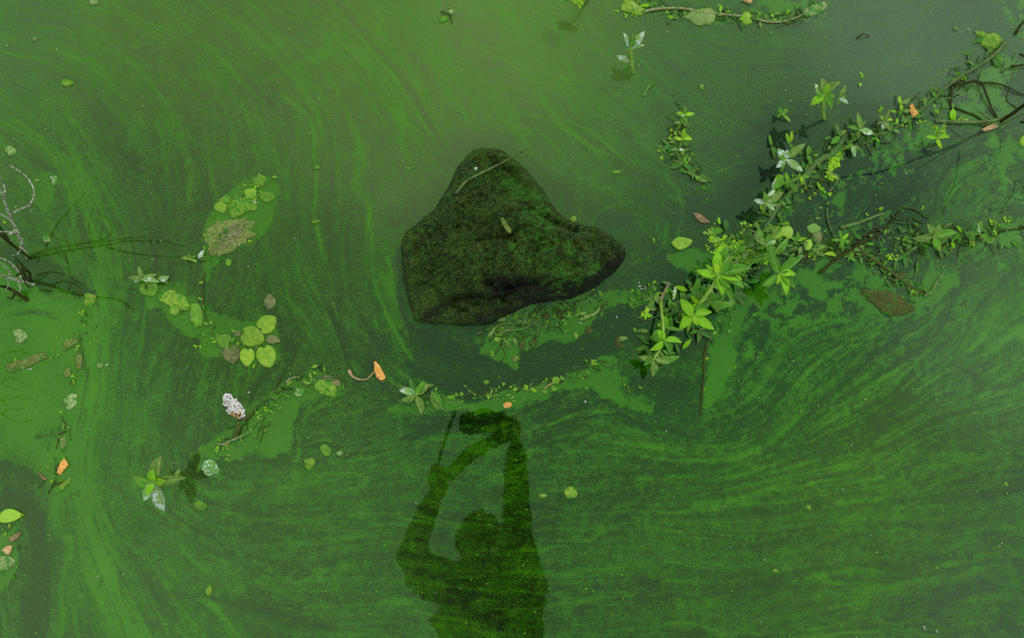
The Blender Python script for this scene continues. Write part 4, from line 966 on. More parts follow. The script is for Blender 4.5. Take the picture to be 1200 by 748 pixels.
main_l = [(32,302,.0),(27,290,.03),(20,272,.08),(11,252,.14),(4,232,.20),(-10,195,.30),(-40,150,.42)]
tw1 = [(11,252,.14),(22,246,.15),(34,240,.16),(40,228,.17),(36,214,.175),(26,203,.18),(8,192,.19)]
tw2 = [(16,262,.11),(8,255,.14),(-10,248,.18),(-60,240,.30)]
tw3 = [(20,272,.08),(6,272,.1),(-12,270,.14)]
e = stick('lichen_branch', main_l, 1.8, 'lichen', 'forked bare branch crusted with white lichen at the left edge', 'branch', rough=.25, twigs=[(tw1, 1.1), (tw2, 1.1), (tw3, 1.0), ([(4,232,.20),(6,222,.2),(2,212,.21),(-6,200,.22)], 1.2), ([(34,240,.16),(37,246,.15),(34,250,.14)], .9), ([(26,280,.05),(22,296,.04),(14,300,.05)], 1.0)])
knobs(e, main_l[:4], 2.0, 'lichen', 8); knobs(e, tw1, 1.3, 'lichen', 8); knobs(e, tw3[:2], 3, 'lichen', 8)
lo = [(40,334,.0),(32,331,.015),(16,327,.04),(0,322,.07),(-30,310,.12)]
lt1 = [(25,326,.03),(20,316,.05),(12,308,.07),(2,303,.09),(-20,298,.12)]
lt2 = [(12,325,.045),(8,314,.06),(-6,305,.09)]
e = stick('lichen_branch', lo, 1.8, 'lichen', 'low lichen twig spreading just under the forked branch at left', 'branch', rough=.5, twigs=[(lt1, 1.1), (lt2, 1.0), ([(20,328,.03),(24,338,.02),(20,346,.01)], .9), ([(6,324,.06),(10,334,.04),(4,342,.03)], .9)])
knobs(e, lo[:4], 2.0, 'lichen', 8); knobs(e, lt1[:4], 1.5, 'lichen', 8)
e = stick('lichen_branch', [(32,352,.0),(22,345,.015),(10,338,.03),(-6,334,.05),(-40,325,.1)], 2.2, 'twig', 'dark mossy twig lowest of the three at the left edge', 'branch', rough=.5, twigs=[([(18,343,.02),(14,350,.015),(8,348,.02)], 1.6)])
# outstretched bare shrub beyond the left edge: only its mirror image lies in the picture
e = stick('bare_shrub', [(36,303,.0),(60,298,.10),(90,292,.19),(115,289,.27),(150,283,.36),(190,283,.44),(218,289,.50)], 1.7, 'twig', 'dark bare branch reflected in a long line toward the upper mat', 'branch', mirror=True, rough=.4,
  twigs=[([(50,300,.06),(56,285,.1),(66,265,.16),(80,248,.22),(100,226,.28)], 1.7), ([(112,289,.26),(106,275,.28),(104,262,.30),(110,245,.33)], 1.3), ([(125,290,.30),(160,298,.40),(215,302,.50)], 1.6),
         ([(76,296,.14),(80,312,.15),(84,326,.17),(100,336,.20)], 1.6), ([(60,276,.13),(75,283,.18),(90,290,.22)], .9)])
knobs(e, [(60,298,.10),(90,292,.19),(150,283,.36),(218,289,.50)], 2.6, 'twig', 50, True)
e = stick('bare_shrub', [(38,330,.0),(60,335,.05),(80,343,.09),(102,347,.12),(140,352,.2),(158,366,.26)], 2.2, 'twig', 'dark bare branch reflected across the black pool at left', 'branch', mirror=True, rough=.4,
  twigs=[([(60,335,.05),(72,330,.08),(85,332,.1),(98,340,.13)], 1.2), ([(44,322,.02),(58,319,.06),(76,321,.1)], 1.2), ([(80,343,.09),(84,333,.11),(92,330,.13)], .9), ([(46,340,.02),(70,342,.07),(98,342,.1)], 1)])
# thin twig tips mirrored on the left scum
for k, (pts, lb) in enumerate([([(-30,418,.30),(0,417,.36),(18,412,.40),(36,414,.44)],'upper'), ([(-30,450,.30),(0,448,.36),(16,444,.40),(34,452,.44)],'middle'),([(-30,470,.3),(0,470,.36),(20,466,.4),(44,470,.45)],'lower'),([(-30,480,.3),(0,485,.36),(18,494,.4),(38,494,.45)],'lowest')]):
    b0 = pts[1]
    tw = [([(b0[0] + 2, b0[1], b0[2]), (b0[0] + 10, b0[1] + s * 6, b0[2] + .03), (b0[0] + 20, b0[1] + s * 7 + 2, b0[2] + .05), (b0[0] + 32, b0[1] + s * 10, b0[2] + .09)], .8) for s in (-1, 1)]
    stick('willow_twig', pts, 1.2, 'twig', 'thin bare twig mirrored %s of four on the left scum' % lb, 'twig', 'twigs mirrored on the left scum', mirror=True, twigs=tw, rough=.3)

# right side
stick('long_stalk', [(1178,50,.004),(1168,62,.006),(1152,74,.008),(1132,86,.008),(1115,98,.006),(1100,110,.003)], 2.7, 'stalk', 'long curved green stalk at the upper right', 'stalk', rough=.25)
stick('algae_stalk', [(1104,106,.001),(1084,125,.0),(1062,142,.001),(1035,158,.002),(1008,170,.002)], 2.8, 'algae_stalk', 'algae covered stalk continuing the long curved one', 'stalk', rough=.5)
stick('algae_stalk', [(990,157,.003),(978,178,.003),(958,190,.004),(945,205,.004),(930,222,.003),(915,238,.002),(900,262,.001),(888,285,.0)], 4.2, 'algae_stalk', 'thick algae coated stem forming the back of the raft', 'stalk', rough=.6)
stick('bent_twig', [(1117,98,.006),(1130,97,.008),(1149,97,.010),(1156,112,.008),(1162,126,.005),(1170,141,.002)], 2.0, 'twig', 'dark twig bent at a right angle under the long stalk', 'twig', rough=.3)
stick('bent_twig', [(1149,97,.006),(1168,98,.006),(1182,103,.005),(1196,110,.004),(1215,112,.003)], 1.4, 'twig', 'thin dark twig running right from the bent one', 'twig', rough=.3)
stick('bent_twig', [(1116,99,.006),(1115,112,.005),(1115,123,.003),(1128,130,.002),(1141,135,.0015),(1152,142,.001)], 1.7, 'twig', 'dark twig hooked down from the long stalk', 'twig', rough=.3)
stick('main_branch', [(1096,142,.003),(1120,143,.005),(1146,143,.007),(1170,140,.014),(1188,132,.028),(1205,122,.045),(1230,106,.08),(1290,70,.16)], 2.2, 'stalk', 'olive branch entering from the right edge of the pond', 'branch', rough=.4,
  twigs=[([(1150,146,.004),(1172,146,.01),(1190,138,.022),(1212,128,.04)], 1.6), ([(1160,140,.01),(1150,132,.01),(1143,128,.008)], 1.6), ([(1186,133,.025),(1180,142,.02),(1182,152,.01)], 1.0)])
stick('rising_branch', [(1160,150,.02),(1132,164,.10),(1100,178,.18),(1070,188,.27),(1030,202,.33),(985,208,.38)], 2.2, 'twig', 'leafless branch beyond the edge whose dark image crosses the raft', 'branch', mirror=True, rough=.3,
  twigs=[([(1132,164,.10),(1100,183,.18),(1072,200,.25)], 1.6), ([(1170,158,.04),(1173,172,.10),(1165,186,.14),(1145,194,.18)], 1.4), ([(1100,178,.18),(1080,178,.2),(1050,176,.26)], 1.1),([(1130,165,.1),(1118,155,.1),(1110,148,.12)], 1.2)])
stick('hanging_twig', [(1124,178,.20),(1122,195,.24),(1118,215,.28),(1110,235,.32),(1104,250,.36)], 1.6, 'twig', 'dark curved twig line left of two in the right green water', 'twig', mirror=True, rough=.2)
stick('hanging_twig', [(1230,238,.22),(1205,224,.26),(1192,212,.30),(1186,226,.33),(1178,242,.36),(1171,252,.40)], 1.8, 'twig', 'dark hooked twig line at the right edge', 'twig', mirror=True, rough=.2)
stick('slanting_stick', [(1004,291,.002),(1022,303,.004),(1040,316,.005),(1056,328,.004),(1070,338,.003),(1083,346,.001)], 2.2, 'dirt', 'brown stick slanting down right from the raft', 'stick', rough=.4)
stick('thin_stick', [(1083,347,.004),(1094,340,.007),(1097,332,.006),(1107,318,.003)], 1.3, 'straw', 'short pale stick joining the lower end of the slanting one', 'stick', rough=.3)
stick('dark_stick', [(960,320,.003),(985,300,.005),(1010,285,.006),(1035,270,.005),(1056,246,.004)], 2.0, 'twig', 'dark olive stick crossing the middle of the raft', 'stick', rough=.4)
stick('dark_stick', [(985,267,.003),(1004,262,.004),(1022,255,.004),(1036,250,.003)], 2.4, 'stalk', 'short olive stick above the long dark one on the raft', 'stick', rough=.4)
stick('dark_stick', [(1000,288,.003),(1020,273,.005),(1042,267,.004)], 1.6, 'twig', 'thin dark stick below the olive one on the raft', 'stick', rough=.4)
stick('thin_stalk', [(969,244,.002),(970,258,.003),(975,272,.004),(984,288,.003)], 1.2, 'stalk', 'thin green stem dropping to the small dark whorl', 'stalk')
stick('thin_stalk', [(1058,243,.004),(1072,245,.004),(1082,252,.003),(1090,257,.002)], 1.0, 'dirt', 'short brown stem at the upper right of the raft', 'stalk')
stick('thin_stalk', [(1000,160,.004),(1012,150,.008),(1018,158,.008),(1016,170,.003)], 1.6, 'algae_stalk', 'hooked algae stem near the top of the raft', 'stalk')
stick('thin_stalk', [(965,195,.003),(975,203,.01),(982,210,.006),(972,225,.003)], 1.0, 'straw', 'pale broken stem near the lime duckweed clump', 'stalk')
stick('right_runner', [(1100,290,.003),(1122,282,.004),(1140,276,.004),(1160,275,.004),(1180,270,.003),(1215,266,.002)], 1.6, 'twig', 'dark runner threading between the two right leaf whorls', 'stem', rough=.5)
stick('wood_stick', [(275,514,.001),(279,503,.006),(286,493,.008),(295,484,.007),(303,475,.003)], 3.4, 'dirt', 'dark brown stick beneath the white bubbly mass', 'stick', rough=.5)
stick('reed_stalk', [(292,507,.003),(282,512,.005),(272,516,.005),(262,521,.004),(254,520,.002)], 2.0, 'straw', 'short pale stem below the dark brown stick', 'stem', rough=.3)
stick('pale_arc', [(335,449,.002),(340,444,.003),(348,442,.003),(354,443,.002)], 1.0, 'straw', 'thin whitish arc on the lower left mat', 'stalk')
stick('thin_stalk', [(330,454,.002),(338,456,.003),(346,455,.002)], 1.2, 'twig', 'dark stem above the greyish patch in the lower left mat', 'stalk')
stick('wood_stick', [(240,318,.001),(238,332,.002),(238,348,.002),(238,362,.003),(242,376,.002)], 1.3, 'dirt', 'dark vertical stem between the two left mats', 'stick', rough=.6)
stick('wood_stick', [(834,392,.001),(826,415,.002),(825,440,.002),(823,460,.003),(821,487,.001)], 1.8, 'dirt', 'thin brown reed along the edge of the bright scum wedge', 'stick', rough=.6)
stick('log_twig', [(584,390,.003),(596,387,.005),(610,386,.005),(622,381,.005),(632,374,.003)], 2.4, 'stalk', 'olive twig on the scum sheet under the rock', 'twig', rough=.4)
stick('log_twig', [(574,394,.003),(582,382,.004),(596,379,.004),(604,381,.003)], 1.8, 'leaf_olive', 'curved green twig at the left end of the scum sheet', 'twig', rough=.4)
stick('log_twig', [(684,372,.003),(692,370,.004),(700,365,.005),(703,359,.003)], 2.4, 'leaf_olive', 'short olive twig at the right of the scum sheet', 'twig', rough=.4)
stick('drowned_stick', [(500,430,-.012),(530,412,-.008),(560,400,-.006),(580,390,-.003),(640,374,-.004)], 3.0, 'stalk', 'blurred stick just beneath the dark water below the rock', 'stick')
stick('drowned_stick', [(690,378,-.006),(720,362,-.004),(745,352,-.006)], 2.6, 'stalk', 'short drowned stick right of the scum sheet', 'stick')
stick('pink_sliver', [(637,456,.003),(644,451,.004),(650,448,.003)], 1.0, 'tan', 'pink splinter on the bright scum strip', 'splinter')
stick('drowned_stick', [(738,95,-.002),(745,115,-.008),(755,135,-.012),(770,150,-.012),(782,165,-.004)], 1.8, 'twig', 'submerged stem linking the two upper right shoots', 'stalk')
stick('thin_stalk', [(754,112,.002),(758,105,.008),(762,100,.010),(768,97,.010)], 1.6, 'leaf_mid', 'green sliver with a pale tip below the upper shoot', 'stalk')
stick('weed_stalk', [(752,14,.003),(775,10,.004),(800,10,.004),(825,14,.003),(850,17,.003),(875,20,.002),(905,26,.003),(930,22,.003),(950,12,.003)], 1.6, 'straw', 'long thin stem strung along the top weed strip', 'stem', rough=.5)
stick('curl_thread', [(517,14,.002),(523,16,.006),(528,20,.004),(530,28,.002)], .9, 'twig', 'dark curled thread near the top edge', 'thread')
stick('thin_stalk', [(1004,45,.002),(1012,40,.012),(1020,44,-.002)] , .9, 'twig', 'dark hair thin stem in the hazy upper right water', 'stalk')
stick('white_splinter', [(1087,346,.008),(1092,342,.009),(1096,339,.009)], 1.0, 'straw', 'white splinter at the foot of the slanting stick', 'splinter')
stick('white_splinter', [(1186,92,.004),(1194,87,.005)], .9, 'straw', 'white splinter near the upper right edge', 'splinter')
stick('white_splinter', [(752,375,.003),(762,374,.004),(774,369,.003)], .6, 'straw', 'pale curved sliver in the dark water by the shoots', 'splinter')
stick('edge_twig', [(1190,40,.004),(1196,30,.006),(1206,18,.008)], 1.6, 'twig', 'dark twig in the top right corner', 'twig')
stick('edge_twig', [(1185,78,.006),(1194,77,.008),(1206,76,.009)], 2.0, 'twig', 'dark stub at the right edge below the corner', 'twig')
# on the rock
tz = rock_z(600, 186)
stick('rock_twig', [(534,227,rock_z(534,227)+.004),(546,213,rock_z(546,213)+.005),(560,205,rock_z(560,205)+.006),(580,195,rock_z(580,195)+.008),(600,185,rock_z(600,187)+.014),(616,176,.075),(623,173,.08)], 1.7, 'stalk', 'thin greenish twig lying across the top of the rock', 'twig', rough=.2,
  twigs=[([(617,176,.075),(612,183,.07),(608,191,.06)], .8)])
# fine roots and rotted fibre along the raft
mb = MB(); mb_g = MB(); rnd = random.Random(3)
spine = spline([(1170,60),(1100,118),(1040,152),(985,172),(935,222),(895,268),(870,305),(840,335),(790,360)], 20)
spine2 = spline([(880,300),(940,290),(1000,285),(1060,272),(1110,280),(1190,268)], 20)
spine3 = spline([(945,300),(1000,288),(1040,316),(1083,346)], 20)
sp4 = spline([(760,4),(800,12),(850,17),(910,25),(955,12)], 20); sp5 = spline([(462,470),(540,462),(640,448),(720,425)], 20); sp6 = spline([(570,400),(640,375),(700,362)], 20)
sp7 = spline([(250,530),(300,490),(345,450),(390,440)], 20); sp8 = spline([(795,120),(792,160),(800,185),(822,210)], 20); sp9 = spline([(70,490),(72,540),(60,570)], 12)
for sp, n_, w_, br in ((spine, 300, 13, .35), (spine2, 240, 15, .35), (spine3, 110, 7, .5), (sp4, 70, 5, .4), (sp5, 60, 5, .3), (sp6, 70, 14, .8), (sp7, 50, 10, .5), (sp8, 60, 7, .6), (sp9, 24, 6, .6)):
    for _ in range(n_):
        i = rnd.randrange(len(sp) - 1); x, y = sp[i][:2]; tx, ty = sp[i + 1][0] - x, sp[i + 1][1] - y; an = math.atan2(ty, tx) + rnd.gauss(0, .6)
        x += rnd.gauss(0, w_); y += rnd.gauss(0, w_ * .8); L_ = rnd.uniform(4, 16); cz = rnd.uniform(.0005, .004); bend = rnd.uniform(-.3, .3)
        P = []
        for k in range(5):
            s_ = k / 4 - .5; P.append(W(x + math.cos(an) * L_ * s_ - math.sin(an) * bend * L_ * (s_ * s_ * 4 - 1) * .5, y + math.sin(an) * L_ * s_ + math.cos(an) * bend * L_ * (s_ * s_ * 4 - 1) * .5, cz * (1 - 1.2 * abs(s_))))
        (mb if rnd.random() < br else mb_g).tube(P, rnd.uniform(.3, .95) * PX, 4)
tag(mb.build('plant_debris', M['dirt']), 'loose dark fibres and rootlets tangled through the floating weed', 'debris', kind='stuff')
tag(mb_g.build('algae_threads', M['algae_stalk']), 'green algae threads tangled through the floating weed', 'algae', kind='stuff')

# ------------------------------------------------------------------ leafy shoots
def litter(name, mats, spots, label, seed):
    rnd = random.Random(seed); mb = MB()
    for (pts, wd, n_, l0, l1, z1) in spots:
        sp = spline(pts, 14)
        for _ in range(n_):
            i = rnd.randrange(len(sp)); x = sp[i][0] + rnd.gauss(0, wd); y = sp[i][1] + rnd.gauss(0, wd * .8)
            L_ = rnd.uniform(l0, l1) * PX; w_ = L_ * rnd.uniform(.14, .26); a_ = rnd.random() * 2 * PI; p = W(x, y, rnd.uniform(.001, z1)); tl = rnd.uniform(-.15, .5)
            d1 = V3_(math.cos(a_), math.sin(a_), tl).normalized(); d2 = V3_(-math.sin(a_), math.cos(a_), rnd.uniform(-.3, .3)); vs = []
            for t_, k_ in ((0, .15), (.25, .85), (.5, 1), (.78, .7), (1, .08)):
                c_ = p + d1 * (L_ * t_) + V3_(0, 0, -.25 * L_ * t_ * t_)
                vs += [c_ - d2 * w_ * k_ + V3_(0, 0, .2 * w_ * k_), c_, c_ + d2 * w_ * k_ + V3_(0, 0, .2 * w_ * k_)]
            mb.add(vs, [(r * 3 + q, r * 3 + q + 1, r * 3 + q + 4, r * 3 + q + 3) for r in range(4) for q in range(2)], rnd.choices(range(len(mats)), weights=[5, 4, 3, 1, 1][:len(mats)])[0])
    return tag(mb.build(name, [M[m] for m in mats]), label, 'weed', kind='stuff')
V3_ = lambda x, y, z: Vector((x, y, z))
RAFT = [([(1150,70),(1090,122),(1040,150),(985,168)], 7, 60, 5, 12, .008), ([(985,168),(945,200),(915,235),(895,270)], 9, 80, 5, 12, .010), ([(895,270),(870,300),(840,335),(800,360),(770,400)], 15, 260, 6, 17, .014),
        ([(880,300),(940,288),(1000,288),(1060,280),(1110,282),(1190,268)], 8, 150, 5, 12, .008), ([(1000,292),(1040,318),(1083,345)], 5, 50, 4, 10, .005), ([(800,130),(795,165),(805,195),(825,210)], 6, 60, 4, 11, .006),
        ([(735,5),(780,12),(830,16),(880,20),(950,12)], 5, 80, 4, 11, .004), ([(870,345),(845,380),(832,400)], 6, 40, 4, 10, .006), ([(740,350),(765,345),(800,345)], 6, 50, 4, 10, .006)]
litter('small_weed_leaves', ['leaf_dark', 'leaf_mid', 'leaf_olive', 'leaf_bright'], RAFT, 'dense small green weed leaves matted along the raft', 77)
litter('small_weed_leaves', ['leaf_dark', 'leaf_mid', 'pale', 'leaf_olive'], [([(460,476),(530,466),(620,458),(700,425)], 5, 60, 3, 8, .003), ([(570,400),(620,378),(700,362)], 10, 70, 4, 11, .004), ([(250,530),(300,490),(345,450),(390,445)], 7, 60, 3, 9, .004), ([(245,310),(255,260),(310,212)], 9, 50, 3, 8, .003), ([(170,335),(220,360),(260,395),(320,400)], 8, 70, 3, 9, .004), ([(105,350),(90,420),(72,490),(66,560)], 5, 50, 3, 8, .003), ([(0,600),(18,640),(8,680)], 6, 20, 3, 8, .003)], 'small weed leaves strewn over the scum mats', 78)
LEAFM = {}
def leaf_mesh(m, wr, kind=0):
    key = (m, round(wr, 2), kind)
    if key in LEAFM: return LEAFM[key]
    mb = MB(); n = 10; vs = []; fs = []; rnd = random.Random(hash((round(wr, 2), kind)) & 255 if 0 else int(wr * 100) + kind * 7)
    bend = rnd.uniform(-.10, .12); wav = rnd.uniform(0, 6)
    for i in range(n + 1):
        t_ = i / n; w = wr * .5 * (math.sin(PI * min(1, t_ * 1.0) ** .85) ** .8) * (1.0 if t_ < .97 else .5) + .012
        if t_ < .12: w = wr * .5 * (.12 + t_ * 1.9)
        zc = -.22 * t_ * t_ + .06 * t_ + bend * 0
        yc = bend * math.sin(PI * t_)
        for j, s_ in enumerate((-1, -.5, 0, .5, 1)):
            vs.append((t_, yc + w * s_, zc + .22 * w * abs(s_) ** 1.2 + .012 * math.sin(9 * t_ + wav + s_ * 2) * abs(s_)))
    for i in range(n):
        for j in range(4): fs.append((i * 5 + j, (i + 1) * 5 + j, (i + 1) * 5 + j + 1, i * 5 + j + 1))
    nv_ = len(vs); vs += [(x, y, z - .018) for x, y, z in vs]
    fs2 = [tuple(k + nv_ for k in f)[::-1] for f in fs]; rimf = []
    for i in range(n):
        rimf.append((i * 5, i * 5 + nv_, (i + 1) * 5 + nv_, (i + 1) * 5)); rimf.append((i * 5 + 4, (i + 1) * 5 + 4, (i + 1) * 5 + 4 + nv_, i * 5 + 4 + nv_))
    mb.add(vs, fs + fs2 + rimf); o = mb.build('leaf', M[m]); me_ = o.data; bpy.data.objects.remove(o); LEAFM[key] = me_; return me_
def put_leaf(root, px, py, z, ang, length, pitch, m, wr=.38, name='leaf', label=None):
    k = random.randrange(3); me_ = leaf_mesh(m, wr, k)
    o = bpy.data.objects.new(name, me_); link(o, root)
    p = W(px, py, z); a_ = math.radians(ang); pt = math.radians(pitch)
    o.location = p - root.location
    L_ = length * PX * (H - z) / H / max(.45, math.cos(pt))
    o.rotation_mode = 'XYZ'
    o.rotation_euler = (math.radians(random.uniform(-14, 14)), -pt, a_)
    o.scale = (L_, L_, L_)
    if label: o['label'] = label
    return o
def shoot(label, c, leaves, stem=None, extra=(), group=None, sm='stem', sr=1.7, cat='water plant', name='water_weed_shoot', wr=.38):
    """c: centre (px,py,z); leaves (angle, length px, pitch, material[, width]); stem: points from water up to the centre; extra: further nodes"""
    base = stem[0] if stem else (c[0], c[1], 0)
    root = empty(name, W(base[0], base[1], max(0, base[2])), label, cat, group)
    for lf in leaves: put_leaf(root, c[0], c[1], c[2] + random.uniform(-.001, .001), lf[0], lf[1], lf[2], lf[3], lf[4] if len(lf) > 4 else wr)
    if stem:
        P = spline([tuple(W(*p)) for p in stem] , 6); k = len(P); mb = MB()
        mb.tube([Vector(p) - root.location for p in P], [sr * PX * (1.1 - .35 * i / (k - 1)) for i in range(k)], 8)
        mb.build('stem', M[sm], root)
    for ec, el in extra:
        for lf in el: put_leaf(root, ec[0], ec[1], ec[2], lf[0], lf[1], lf[2], lf[3], lf[4] if len(lf) > 4 else wr)
    return root

B_, Y_, D_, O_, S_, K_ = 'leaf_bright', 'leaf_lime', 'leaf_mid', 'leaf_olive', 'leaf_sheen', 'leaf_dark'
g_r = 'leafy shoots of the floating raft'
shoot('shoot with sky sheen on its leaves standing in the lower left water', (181,566,.10), [(165,26,8,D_,.42),(72,30,25,O_,.40),(8,32,10,O_,.36),(-78,36,-12,S_,.40),(-120,24,0,S_,.44),(-115,16,20,B_,.5),(85,14,45,B_,.55),(10,14,40,B_,.5)],
      [(208,558,0),(200,560,.04),(190,564,.08),(181,566,.10)], [((206,560,.02),[(0,12,20,O_,.4),(60,10,20,S_,.4)])], cat='water plant')
shoot('small shoot with leaves edged with sky sheen alone in the upper water', (740,57,.075), [(120,18,30,S_,.34),(50,22,30,S_,.36),(15,16,10,S_,.3),(90,12,50,D_,.4),(205,8,20,D_,.5)],
      [(742,86,0),(741,78,.03),(740,68,.055),(740,57,.075)], [((739,72,.05),[(160,18,10,S_,.42),(95,10,30,O_,.4)])])
shoot('upper of two small bright whorls on the drowned stem', (802,135,.045), [(85,11,20,D_,.4),(165,10,10,Y_,.42),(12,13,5,Y_,.4),(-70,11,0,D_,.4),(200,5,10,S_,.5)], [(794,152,0),(797,145,.02),(802,135,.045)], [((798,143,.03),[(190,8,0,S_,.4),(-20,8,0,D_,.4)])], 'bright whorls right of the upper shoot', sr=1.2)
shoot('lower of two small bright whorls on the drowned stem', (800,163,.045), [(85,11,25,B_,.45),(170,10,10,Y_,.42),(2,12,5,Y_,.42),(-60,10,0,D_,.4)], [(793,182,0),(796,174,.02),(800,163,.045)], [((795,175,.02),[(185,9,0,S_,.35),(-10,9,0,S_,.4),(230,10,0,K_,.4)])], 'bright whorls right of the upper shoot', sr=1.2)
shoot('dark weedy shoot floating beneath the two bright whorls', (800,192,.004), [(120,16,5,K_,.3),(200,16,5,K_,.35),(-40,18,5,K_,.3),(60,14,8,D_,.3),(160,12,5,K_,.4)], None, [((815,206,.004),[(-20,18,0,O_,.35),(150,14,0,O_,.4),(-60,8,5,B_,.5)]),((785,170,.004),[(210,16,0,K_,.35),(140,14,0,K_,.3),(260,12,0,K_,.3)])])
shoot('tall shoot with many pale leaves at the raft top', (966,112,.14), [(100,20,20,O_,.45),(125,18,10,S_,.45),(40,24,15,O_,.38),(215,20,-5,B_,.45),(-5,14,0,D_,.45),(-60,18,0,D_,.45),(160,12,20,D_,.45),(80,10,50,B_,.5)],
      [(966,140,0),(965,132,.05),(965,122,.10),(966,112,.14)], [((983,115,.11),[(60,16,20,O_,.36),(-30,14,0,S_,.35),(20,10,0,D_,.4),(-100,8,0,D_,.4)])], g_r)
shoot('shoot with drooping whitish leaves left of the raft top', (921,187,.06), [(130,16,15,S_,.5),(40,30,10,O_,.30),(-30,26,-5,S_,.34),(220,15,0,S_,.5),(165,10,20,D_,.5),(90,10,30,S_,.5)],
      [(916,200,0),(918,194,.03),(921,187,.06)], [((925,168,.03),[(80,14,20,Y_,.25),(110,12,20,B_,.3),(-60,14,0,D_,.3)])], g_r)
shoot('shoot with blue white glinting leaves on the raft stem', (897,238,.07), [(165,14,5,S_,.5),(-10,15,-5,S_,.36),(55,20,10,S_,.34),(30,24,15,O_,.36),(-40,14,0,S_,.35),(100,12,30,D_,.4)], [(894,250,0),(895,245,.04),(897,238,.07)], [((905,222,.05),[(50,22,10,D_,.35),(70,14,10,S_,.3)])], g_r)
shoot('brightest whorl over the duckweed with a long lime stem', (842,321,.10), [(170,26,8,B_,.40),(95,26,20,B_,.42),(62,24,22,D_,.36),(-10,30,0,B_,.40),(-75,26,-5,B_,.44),(-50,22,0,D_,.45),(10,40,5,D_,.30),(-25,36,0,D_,.30),(120,12,45,Y_,.5)],
      [(814,366,.045),(822,354,.06),(831,342,.08),(838,330,.09),(842,321,.10)], [((848,312,.08),[(80,24,20,D_,.4)]),((846,330,.06),[(-60,26,-5,D_,.35)])], g_r, sr=2.1)
shoot('lower bright whorl at the foot of the lime stem', (813,369,.060), [(130,24,5,B_,.46),(10,22,5,B_,.42),(-35,30,0,B_,.36),(225,24,-5,B_,.46),(-70,14,0,Y_,.44),(165,10,20,B_,.4),(35,28,0,D_,.34)],
      [(806,388,.0),(808,380,.03),(813,369,.06)], [((828,352,.05),[(-8,32,0,D_,.36),(145,24,0,D_,.40),(20,24,0,D_,.3)]),((818,388,.01),[(-30,18,0,K_,.3),(-90,14,0,K_,.4),(30,16,0,O_,.25),(200,10,0,D_,.5)])], g_r)
shoot('drooping whorl with dark spreading leaves by the raft edge', (913,322,.09), [(110,30,10,D_,.34),(35,34,8,D_,.32),(0,20,10,B_,.40),(-65,26,-5,B_,.40),(-35,26,-5,D_,.34),(215,24,0,D_,.38),(-110,12,20,Y_,.4)],
      [(899,297,.02),(903,306,.05),(908,314,.075),(913,322,.09)], [((905,300,.05),[(195,26,0,D_,.36),(50,30,5,D_,.28),(100,16,10,D_,.4)])], g_r)
shoot('hanging bright whorl upper of the pair below the sheath', (778,399,.075), [(125,14,20,B_,.55),(215,20,0,B_,.38),(-5,22,0,B_,.32),(-60,18,-5,D_,.45),(95,8,30,B_,.5)],
      [(774,350,.0),(775,362,.03),(777,380,.06),(778,399,.075)], [((777,383,.055),[(-10,26,0,D_,.16),(150,8,10,B_,.4)])], g_r, sr=1.8)
shoot('pale droopy whorl hanging lowest below the bright pair', (766,421,.065), [(172,18,0,O_,.42),(-88,21,-10,O_,.44),(-10,22,0,O_,.36),(5,32,0,D_,.28),(215,14,0,D_,.42),(60,16,10,O_,.45)], [(778,399,.07),(773,410,.068),(766,421,.065)], (), g_r, sr=1.2)
shoot('dense little lime shoot beside the bright pair', (757,368,.01), [(80,8,20,Y_,.6),(200,7,10,Y_,.6),(-20,9,0,B_,.5),(-100,7,0,B_,.5)], None, [((785,362,.01),[(90,12,10,D_,.4),(-10,12,0,O_,.4),(200,10,0,D_,.5)])], g_r)
shoot('broad leaved whorl by the runner at right', (1094,278,.035), [(60,18,10,O_,.46),(115,17,10,O_,.5),(5,24,0,O_,.34),(185,24,0,O_,.38),(-60,20,-5,D_,.44),(12,32,0,D_,.3)], [(1094,288,0),(1094,278,.035)], [((1104,268,.015),[(30,16,5,K_,.2)]),((1100,290,.006),[(-70,14,0,K_,.4),(-30,16,0,K_,.4)])], 'whorls along the right runner', sm='stem_red')
shoot('thin narrow leaved whorl near the right edge', (1148,274,.03), [(95,14,25,D_,.36),(175,15,0,D_,.34),(-45,18,0,D_,.38),(-20,12,0,S_,.25),(110,12,30,S_,.16)], [(1150,281,0),(1148,274,.03)], [((1140,282,.005),[(-120,8,0,Y_,.4),(-80,8,0,Y_,.4)]),((1164,270,.006),[(70,12,5,O_,.4),(-60,8,0,Y_,.4)])], 'whorls along the right runner', sm='stem_red')
shoot('small four leaved cross among the dark branch images', (1098,162,.03), [(90,14,15,B_,.36),(170,14,5,B_,.34),(5,16,5,B_,.38),(-62,14,0,Y_,.36),(70,16,40,O_,.2)], [(1100,168,0),(1098,162,.03)], (), None)
shoot('small dark green whorl in the middle of the raft', (986,281,.02), [(100,12,15,D_,.3),(40,12,10,B_,.34),(180,12,5,D_,.3),(-80,14,0,D_,.3),(-10,12,0,D_,.35)], [(984,290,0),(986,281,.02)], (), g_r)
shoot('pale sprig beside the peach leaf', (1037,142,.025), [(70,14,20,O_,.36),(140,10,15,O_,.5),(-60,13,0,O_,.5),(-110,11,0,S_,.5),(10,10,10,Y_,.4),(200,10,0,O_,.3)], [(1028,148,0),(1037,142,.025)], [((1056,122,.01),[(100,10,10,Y_,.4),(30,14,5,O_,.4),(-90,8,5,Y_,.5)])], g_r, sm='stem_red')
